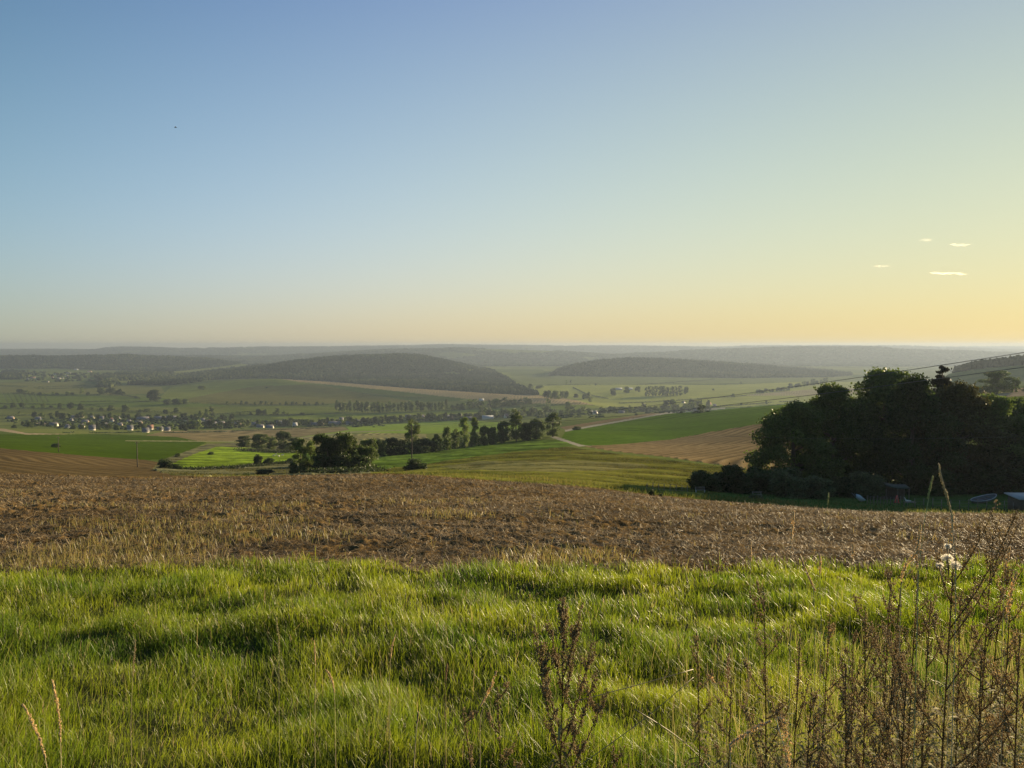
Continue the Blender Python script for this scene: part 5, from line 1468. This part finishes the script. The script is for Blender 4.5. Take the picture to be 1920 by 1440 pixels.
# the lone plant in the middle of the grass, branch by branch
mugwort(1003, 1.9, 1057, 1120, 'dark brown mugwort plant standing alone in the middle of the grass', branches=[
 (.44, Rt + .2, .27, .8), (.46, Lt, .10, .25), (.50, Lt - .5, .10, .2), (.62, Rt, .20, .42), (.66, Rt - .4, .20, .33), (.68, Lt + .3, .22, .22),
 (.70, Rt, .20, .28), (.73, Lt, .20, .25), (.78, Rt + .4, .15, .22), (.82, Lt - .3, .12, .2), (.84, Rt, .14, .25), (.9, 1.0, .07, .15), (.92, 4.0, .06, .15), (.95, 2.2, .04, .1), (.52, Lt + .6, .12, .25)], dens=2.4, tone=.9)
mugwort(905, 2.0, 868, 1330, 'leaning brown mugwort tip, left one of two beside the lone plant', nb=5, spread=.08, lo=.6, dens=1.3)
mugwort(985, 2.05, 932, 1288, 'leaning brown mugwort tip, right one of two beside the lone plant', nb=6, spread=.09, lo=.55, dens=1.3)
MG = [
 (1782, 1.75, 1788, 1062, 'tallest dark stemmed weed at the right, carrying the fluffy white heads', dict(branches=[(.60,Rt+.2,.26,.75),(.66,Rt-.2,.26,.62),(.72,Lt,.20,.5),(.80,Rt+.3,.24,.6),(.84,Lt+.4,.12,.4),(.88,Rt,.2,.5),(.90,Rt-.5,.2,.4),(.94,Lt,.08,.3),(.5,Lt-.4,.2,.6),(.42,Rt,.2,.7),(.97,Rt,.14,.45)], dens=1.2)),
 (1420, 2.2, 1432, 1108, 'mugwort with a dense dark tip, left of the forked stalk', dict(nb=13, spread=.20, lo=.45)),
 (1480, 2.1, 1500, 1190, 'mugwort forking into one long arching right hand branch', dict(branches=[(.70,Rt-.1,.36,.62),(.78,Rt+.3,.12,.3),(.66,Lt,.20,.6),(.74,Lt+.4,.16,.5),(.5,Lt,.12,.6),(.55,Rt,.12,.6),(.6,2.0,.1,.5),(.85,1.0,.08,.3)])),
 (1310, 2.3, 1306, 1183, 'thin dark mugwort, leftmost of the right hand thicket', dict(nb=9, spread=.10, lo=.5)),
 (1640, 1.9, 1690, 1090, 'leaning mugwort whose top reaches the field edge left of the tallest weed', dict(nb=16, spread=.20, lo=.4)),
 (1590, 2.1, 1622, 1135, 'mugwort with an upright tuft, between the forked stalk and the leaning one', dict(nb=14, spread=.20, lo=.42)),
 (1650, 2.4, 1672, 1050, 'slim tall mugwort behind the leaning one, tip against the brown field', dict(nb=14, spread=.13, lo=.5)),
 (1715, 2.5, 1722, 1070, 'slim mugwort directly left of the fluffy white heads', dict(nb=14, spread=.14, lo=.45)),
 (1740, 2.3, 1745, 1130, 'mugwort half hidden behind the tallest weed, on its left', dict(nb=15, spread=.2, lo=.4)),
 (1838, 2.3, 1862, 1004, 'mugwort with a dark feathery plume, right of the fluffy white heads', dict(nb=15, spread=.16, lo=.5)),
 (1850, 2.4, 1880, 1080, 'slim mugwort under the dark feathery plume, right side', dict(nb=12, spread=.14, lo=.5)),
 (1905, 1.7, 1912, 1190, 'brown mugwort cut by the right edge of the photo', dict(nb=14, spread=.14, lo=.35)),
 (1880, 2.2, 1898, 1060, 'pale mugwort near the right edge with upright side shoots', dict(nb=14, spread=.16, lo=.45, tone=1.5)),
 (1570, 1.8, 1585, 1245, 'low bushy mugwort at the bottom below the upright tuft', dict(nb=16, spread=.3, lo=.4)),
 (1690, 1.7, 1700, 1262, 'low bushy mugwort at the bottom left of the tallest weed', dict(nb=16, spread=.3, lo=.35)),
 (1500, 1.9, 1522, 1290, 'short dark mugwort at the bottom under the forked stalk', dict(nb=13, spread=.28, lo=.4)),
 (1850, 1.8, 1840, 1230, 'bushy mugwort at the bottom right of the tallest weed', dict(nb=17, spread=.3, lo=.35)),
 (1365, 2.2, 1372, 1270, 'faint short mugwort between the thin dark one and the dense dark tip', dict(nb=8, spread=.14, lo=.5)),
 (1540, 2.5, 1556, 1150, 'thin straggly mugwort just right of the arching branch', dict(nb=9, spread=.12, lo=.5, tone=1.3)),
 (1780, 2.6, 1800, 1120, 'thin mugwort standing behind the tallest weed, on its right', dict(nb=12, spread=.16, lo=.45)),
 (1165, 2.0, 1150, 1392, 'short mugwort tip at the bottom, right of the lone plant', dict(nb=6, spread=.12, lo=.5)),
 (1750, 2.0, 1668, 1180, 'mugwort leaning far to the left across the thicket', dict(nb=14, spread=.18, lo=.4)),
 (1620, 2.6, 1600, 1190, 'small mugwort far back in the thicket with a rounded top', dict(nb=10, spread=.16, lo=.5)),
]
for a, b, c, d, lb, kw in MG: mugwort(a, b, c, d, lb, **kw)
# more of the tangle at the bottom right that nobody could count
tg, tl = MB(), MB()
NU = 900
ux = rng.beta(2.2, 1.2, NU)
upx = 1180 + 820 * ux; uy = rng.uniform(1.7, 3.6, NU)
for i in range(NU):
    Y = uy[i]; x = (upx[i] - 960) / F * Y * 1.03
    z = float(near_z(np.array([x]), np.array([Y]))[0])
    h = random.uniform(.3, .85) * (1 - .1 * (Y - 1.7)) * (.55 + .55 * ux[i])
    ln_ = np.array((random.gauss(0, .16), random.gauss(0, .12), 0)) * h
    p = stem_curve((x, Y, z), np.array((x, Y, z + h)) + ln_, random.gauss(0, .02), 5)
    gcol = np.array((.13, .12, .05)) if random.random() < .6 else BROWN
    tg.tube(p, np.linspace(.0022, .0007, 5), 3, gcol, cap=False)
    nl = 26
    f = rng.uniform(.08, 1, nl) * 4; i0 = np.minimum(f.astype(int), 3); w_ = (f - i0)[:, None]
    P = p[i0] * (1 - w_) + p[i0 + 1] * w_
    a = rng.uniform(0, 6.28, nl); D = np.stack([np.cos(a), np.sin(a), rng.uniform(-.1, 1, nl)], -1); D /= np.linalg.norm(D, axis=1, keepdims=True)
    t_ = rng.random((nl, 1)) * .6 + .4 * (random.random() < .5)
    narrow_leaves(tl, P, D, .05, .007, np.array((.075, .12, .04)) * (1 - t_) + np.array((.36, .28, .13)) * t_)
NTG = 9000
ty = np.exp(rng.uniform(math.log(1.7), math.log(6.5), NTG)); tx = (rng.beta(2.4, 1.1, NTG) * 900 + 1120 - 960) / F * ty
tx = np.where(rng.random(NTG) < .05, rng.uniform(-.7, .7, NTG) * ty, tx)
tc_ = rng.random((NTG, 1)); tc_ = np.array((.16, .20, .03)) * (1 - tc_) + np.array((.46, .36, .16)) * tc_
gv, g4, g3, gcc = blade_mesh(tx, ty, near_z(tx, ty), rng.uniform(.25, .70, NTG) * np.clip(1.2 - ty / 9, .4, 1), (.0009 + .0003 * ty) * rng.uniform(.4, 1, NTG), np.clip(rng.normal(.3, .2, NTG), 0, .9), rng.uniform(0, 6.28, NTG), tc_ * .8, tc_)
tag(obj('tall_grass', mesh_np('tall_grass', gv, [g4, g3], gcc), M_GRASS), kind='stuff')
tag(obj('undergrowth', tg.mesh('undergrowth'), M_STEM), kind='stuff')
tag(obj('undergrowth', tl.mesh('undergrowth_leaves'), M_WLEAF), kind='stuff')

# dry grass stalks with seed heads, one thing each
def stalk(pts, label, kind='spike', Y=1.9, head=.18, hw=.007, col=(.48, .38, .22), r_=.0012, name='grass_stalk'):
    """pts: photo pixels from low to tip, all at distance Y"""
    W = np.array([at(a, b, Y) for a, b in pts])
    base = np.array((W[0][0], Y, 0.0)); base[2] = float(near_z(base[:1], np.array([Y]))[0]) - .01
    if W[0][2] > base[2] + .02:
        W = np.vstack([base, W])
    else: W[0] = base
    root = empty(name, base)
    tag(root, label, 'grass stalk', 'dry seeding grass stalks')
    W = W - base
    d = np.concatenate([[0], np.cumsum(np.linalg.norm(np.diff(W, axis=0), axis=1))])
    q = np.linspace(0, d[-1], 16)
    P = np.stack([np.interp(q, d, W[:, k]) for k in range(3)], -1)
    mb = MB(); mb.tube(P, np.linspace(r_ * .85, r_ * .4, 16), 5, np.array(col) * .8)
    obj('stem', mb.mesh('stem', True), M_STEM, root)
    n = int(60 + 240 * (head / .18))
    q = d[-1] - head + head * rng.random(n)
    H = np.stack([np.interp(q, d, W[:, k]) for k in range(3)], -1)
    tt_ = ((q - d[-1] + head) / head)
    H += rng.normal(0, 1, (n, 3)) * (hw * .6 * np.sin(np.clip(tt_, .06, .94) * math.pi) ** .6)[:, None] * .55
    mb = MB(); v, f_, c_ = octs(H, .0016 if kind == 'spike' else .0013, np.array(col) * rng.uniform(.7, 1.3, (n, 1))); mb.add(v, f_, None, c_)
    obj('seed_head', mb.mesh('seed_head'), M_SEED, root)
PALE = (.78, .62, .36)
stalk([(1793,1110),(1790,985),(1775,930),(1763,893),(1760,870)], 'very tall pale stalk with a hooked tip, rising against the big trees', Y=1.7, head=.12, hw=.003, r_=.0017, col=(.55,.48,.28))
stalk([(1722,1080),(1730,1000),(1739,935),(1749,893)], 'tall straight green stalk, left neighbour of the hooked one', Y=1.7, head=.05, hw=.002, col=(.40,.44,.18), r_=.0014)
stalk([(1722,1100),(1718,1040),(1727,985)], 'pale beaded stalk at the foot of the tall straight green one', Y=1.75, head=.10, hw=.004, col=PALE)
stalk([(1786,1060),(1783,1000),(1788,960)], 'short pale spike beside the stem of the hooked stalk', Y=1.75, head=.07, hw=.004, col=PALE)
stalk([(1482,1180),(1480,1060),(1484,1010),(1489,958)], 'slender pale spike crossing the middle of the brown field, right of the grey bush', Y=2.0, head=.085, hw=.005, col=PALE)
stalk([(1405,1160),(1408,1060),(1407,1016)], 'short pale spike at the field edge left of the slender one', Y=2.3, head=.06, hw=.004, col=PALE)
stalk([(1548,1120),(1546,1000),(1553,925)], 'hair thin green stalk between the slender spike and the tall pair', Y=2.0, head=.03, hw=.002, col=(.30,.34,.14), r_=.0008)
stalk([(1540,1160),(1537,1095),(1538,1040)], 'small pale spike on the grass edge under the hair thin stalk', Y=2.3, head=.06, hw=.005, col=PALE)
stalk([(1595,1100),(1598,1060),(1600,1020)], 'small spike at the field edge left of the thicket', Y=2.2, head=.05, hw=.004, col=PALE)
stalk([(1347,1140),(1346,1085),(1347,1035)], 'tiny reddish spike standing on the grass edge left of centre right', Y=2.6, head=.07, hw=.004, col=(.45,.30,.2))
stalk([(1530,1110),(1518,1085),(1505,1055),(1500,1040)], 'pale stalk tip arching from the top of the forked mugwort branch', Y=2.1, head=.11, hw=.004, col=PALE)
stalk([(1690,1080),(1702,1055),(1717,1037),(1730,1032)], 'pale drooping panicle left of the fluffy white heads', Y=1.75, head=.09, hw=.006, col=PALE)
stalk([(1885,1180),(1893,1120),(1906,1072)], 'pale stout spike near the right edge, right one of two', Y=1.75, head=.12, hw=.007, col=PALE)
stalk([(1882,1110),(1886,1060),(1894,1025)], 'pale stout spike near the right edge, left one of two', Y=1.9, head=.08, hw=.005, col=PALE)
stalk([(1362,1430),(1362,1330),(1366,1225)], 'pinkish plume stalk in the grass right of the thin dark mugwort', Y=2.3, head=.13, hw=.013, kind='plume', col=(.50,.36,.24))
stalk([(1405,1400),(1398,1300),(1408,1258)], 'pinkish ragged plume beside the dense dark mugwort', Y=2.4, head=.11, hw=.016, kind='plume', col=(.50,.38,.24))
stalk([(1345,1290),(1335,1272),(1325,1264)], 'small bent seed tip left of the pinkish plume', Y=2.4, head=.04, hw=.006, col=PALE)
stalk([(1478,1440),(1475,1370),(1468,1345),(1455,1348)], 'thick pale plume bending over at the bottom of the thicket', Y=1.2, head=.10, hw=.010, kind='plume', col=PALE, r_=.0018)
stalk([(1370,1395),(1400,1375),(1425,1360),(1445,1352)], 'pale plume lying almost flat left of the bending thick plume', Y=1.25, head=.09, hw=.005, col=PALE)
stalk([(900,1325),(920,1290),(931,1258)], 'pale curved spike left of the lone mugwort', Y=2.1, head=.11, hw=.006, col=PALE)
stalk([(628,1305),(624,1280),(617,1262),(610,1255)], 'pale hooked spike in the grass left of centre', Y=2.6, head=.09, hw=.005, col=PALE)
stalk([(523,1330),(523,1200),(518,1158)], 'loose pale panicle standing high in the grass left of centre', Y=3.0, head=.15, hw=.008, kind='plume', col=(.5,.46,.24))
stalk([(245,1350),(250,1250),(254,1200)], 'faint straw panicle in the left part of the grass', Y=3.0, head=.15, hw=.008, kind='plume', col=(.5,.42,.24))
stalk([(115,1440),(113,1370),(108,1320),(98,1275)], 'pale spike in the bottom left corner, right one of two', Y=2.0, head=.17, hw=.006, col=PALE)
stalk([(92,1440),(72,1380),(55,1340),(42,1320)], 'pale leaning spike in the bottom left corner, left one of two', Y=1.9, head=.15, hw=.006, col=PALE)
stalk([(590,1360),(592,1260),(589,1200)], 'thin straw spike just left of the pale hooked one', Y=3.0, head=.10, hw=.004, col=PALE)
stalk([(835,1330),(836,1270),(838,1245)], 'reddish brown spike in the grass between the hooked spike and the lone mugwort', Y=2.7, head=.06, hw=.006, col=(.42,.27,.16))
stalk([(730,1280),(734,1215),(741,1190)], 'faint pale spike in the grass above the reddish brown one', Y=3.2, head=.10, hw=.005, col=PALE)
stalk([(776,1440),(780,1370),(784,1335)], 'dead straw stem at the bottom left of the lone mugwort', Y=1.9, head=.03, hw=.003, col=(.42,.33,.2), r_=.0028)
stalk([(1240,1320),(1262,1240),(1290,1170)], 'bare dark stem slanting right behind the lone mugwort', Y=2.2, head=.02, hw=.002, col=(.16,.14,.07), r_=.0011)
# dead stems lying across the grass right of the lone plant
for k, (a, b, Y, lb) in enumerate((((1080, 1440), (1300, 1270), 2.1, 'long dark dead stem slanting up to the right of the lone mugwort'), ((1190, 1330), (1330, 1440), 2.1, 'dark dead stem slanting down to the right, crossing the other'), ((1060, 1320), (1300, 1255), 2.4, 'nearly level dead stem right of the lone mugwort'))):
    p0, p1 = at(*a, Y), at(*b, Y + .3)
    base = p0.copy(); base[2] = min(p0[2], p1[2])
    mb = MB(); mb.tube(stem_curve(p0, p1, .02) - p0, .0014, 4, np.array((.18, .15, .08)))
    o = obj('dead_stem', mb.mesh('dead_stem', True), M_STEM); o.location = p0
    tag(o, lb, 'dead stem', 'dead stems leaning over the grass')
# fluffy thistle-down heads on the tallest weed
M_FLUFF = mat_attr('seed_down', 0.9, trans=0.5, spec=0.05)
for px, py, r_, lb in ((1776, 1046, .012, 'white fluffy seed head, upper one on the tallest weed'), (1792, 1060, .012, 'white fluffy seed head, lower right one on the tallest weed'), (1777, 1024, .007, 'small white seed tuft just above the fluffy heads'), (1762, 1060, .008, 'small white seed tuft left of the fluffy heads')):
    c = at(px, py, 1.72)
    n = 260
    d = rng.normal(size=(n, 3)); d[:, 2] = d[:, 2] * .9 + .15; d /= np.linalg.norm(d, axis=1, keepdims=True)
    sdv = np.cross(d, rng.normal(size=(n, 3))); sdv /= np.linalg.norm(sdv, axis=1, keepdims=True)
    e = d * r_ * rng.uniform(.7, 1.1, (n, 1)) * np.array((1.1, 1.1, .8))
    v = np.stack([e * .1 - sdv * .0002, e * .1 + sdv * .0002, e + sdv * .0005, e - sdv * .0005], 1).reshape(-1, 3)
    mb = MB(); mb.add(v, None, np.arange(4 * n).reshape(n, 4), (.80, .76, .66))
    root = tag(empty('seed_head', c), lb, 'seed head', 'fluffy white seed heads')
    obj('down', mb.mesh('down'), M_FLUFF, root)
    mb = MB(); mb.tube([(0, 0, -r_ * .9), (0, 0, -r_ * .3), (0, 0, 0), (0, 0, .003)], [.0018, r_ * .22, r_ * .16, .001], 7, (.14, .11, .05))
    obj('calyx', mb.mesh('calyx', True), M_STEM, root)
    mb = MB(); mb.tube([(0, 0, -r_ * .8), ((1786 - px) / F * .8, 0, -.05 - abs(1046 - py) / F)], .0012, 4, BROWN); obj('stalk', mb.mesh('stalk'), M_STEM, root)

# ------------------------------------------------------------------ haze over the valley
hm, N, L = new_mat('valley_haze')
o_ = N.new('ShaderNodeOutputMaterial'); pv = N.new('ShaderNodeVolumePrincipled')
pv.inputs['Color'].default_value = (0.25, 0.31, 0.41, 1)
pv.inputs['Density'].default_value = 0.00010
pv.inputs['Anisotropy'].default_value = 0.30
L.new(pv.outputs[0], o_.inputs['Volume'])
mb = MB(); zmin = min(float(Zf.min()), float(Zn.min())) - 2; zmax = max(35.0, float(Zf.max()) + 25)
xm = float(np.abs(Xf).max()) + 200
mb.box((0, (16700 - 60) / 2, (zmin + zmax) / 2), (2 * xm, 16700 + 60, zmax - zmin))
tag(obj('haze', mb.mesh('haze'), hm), kind='stuff')
print('z range', zmin, zmax)
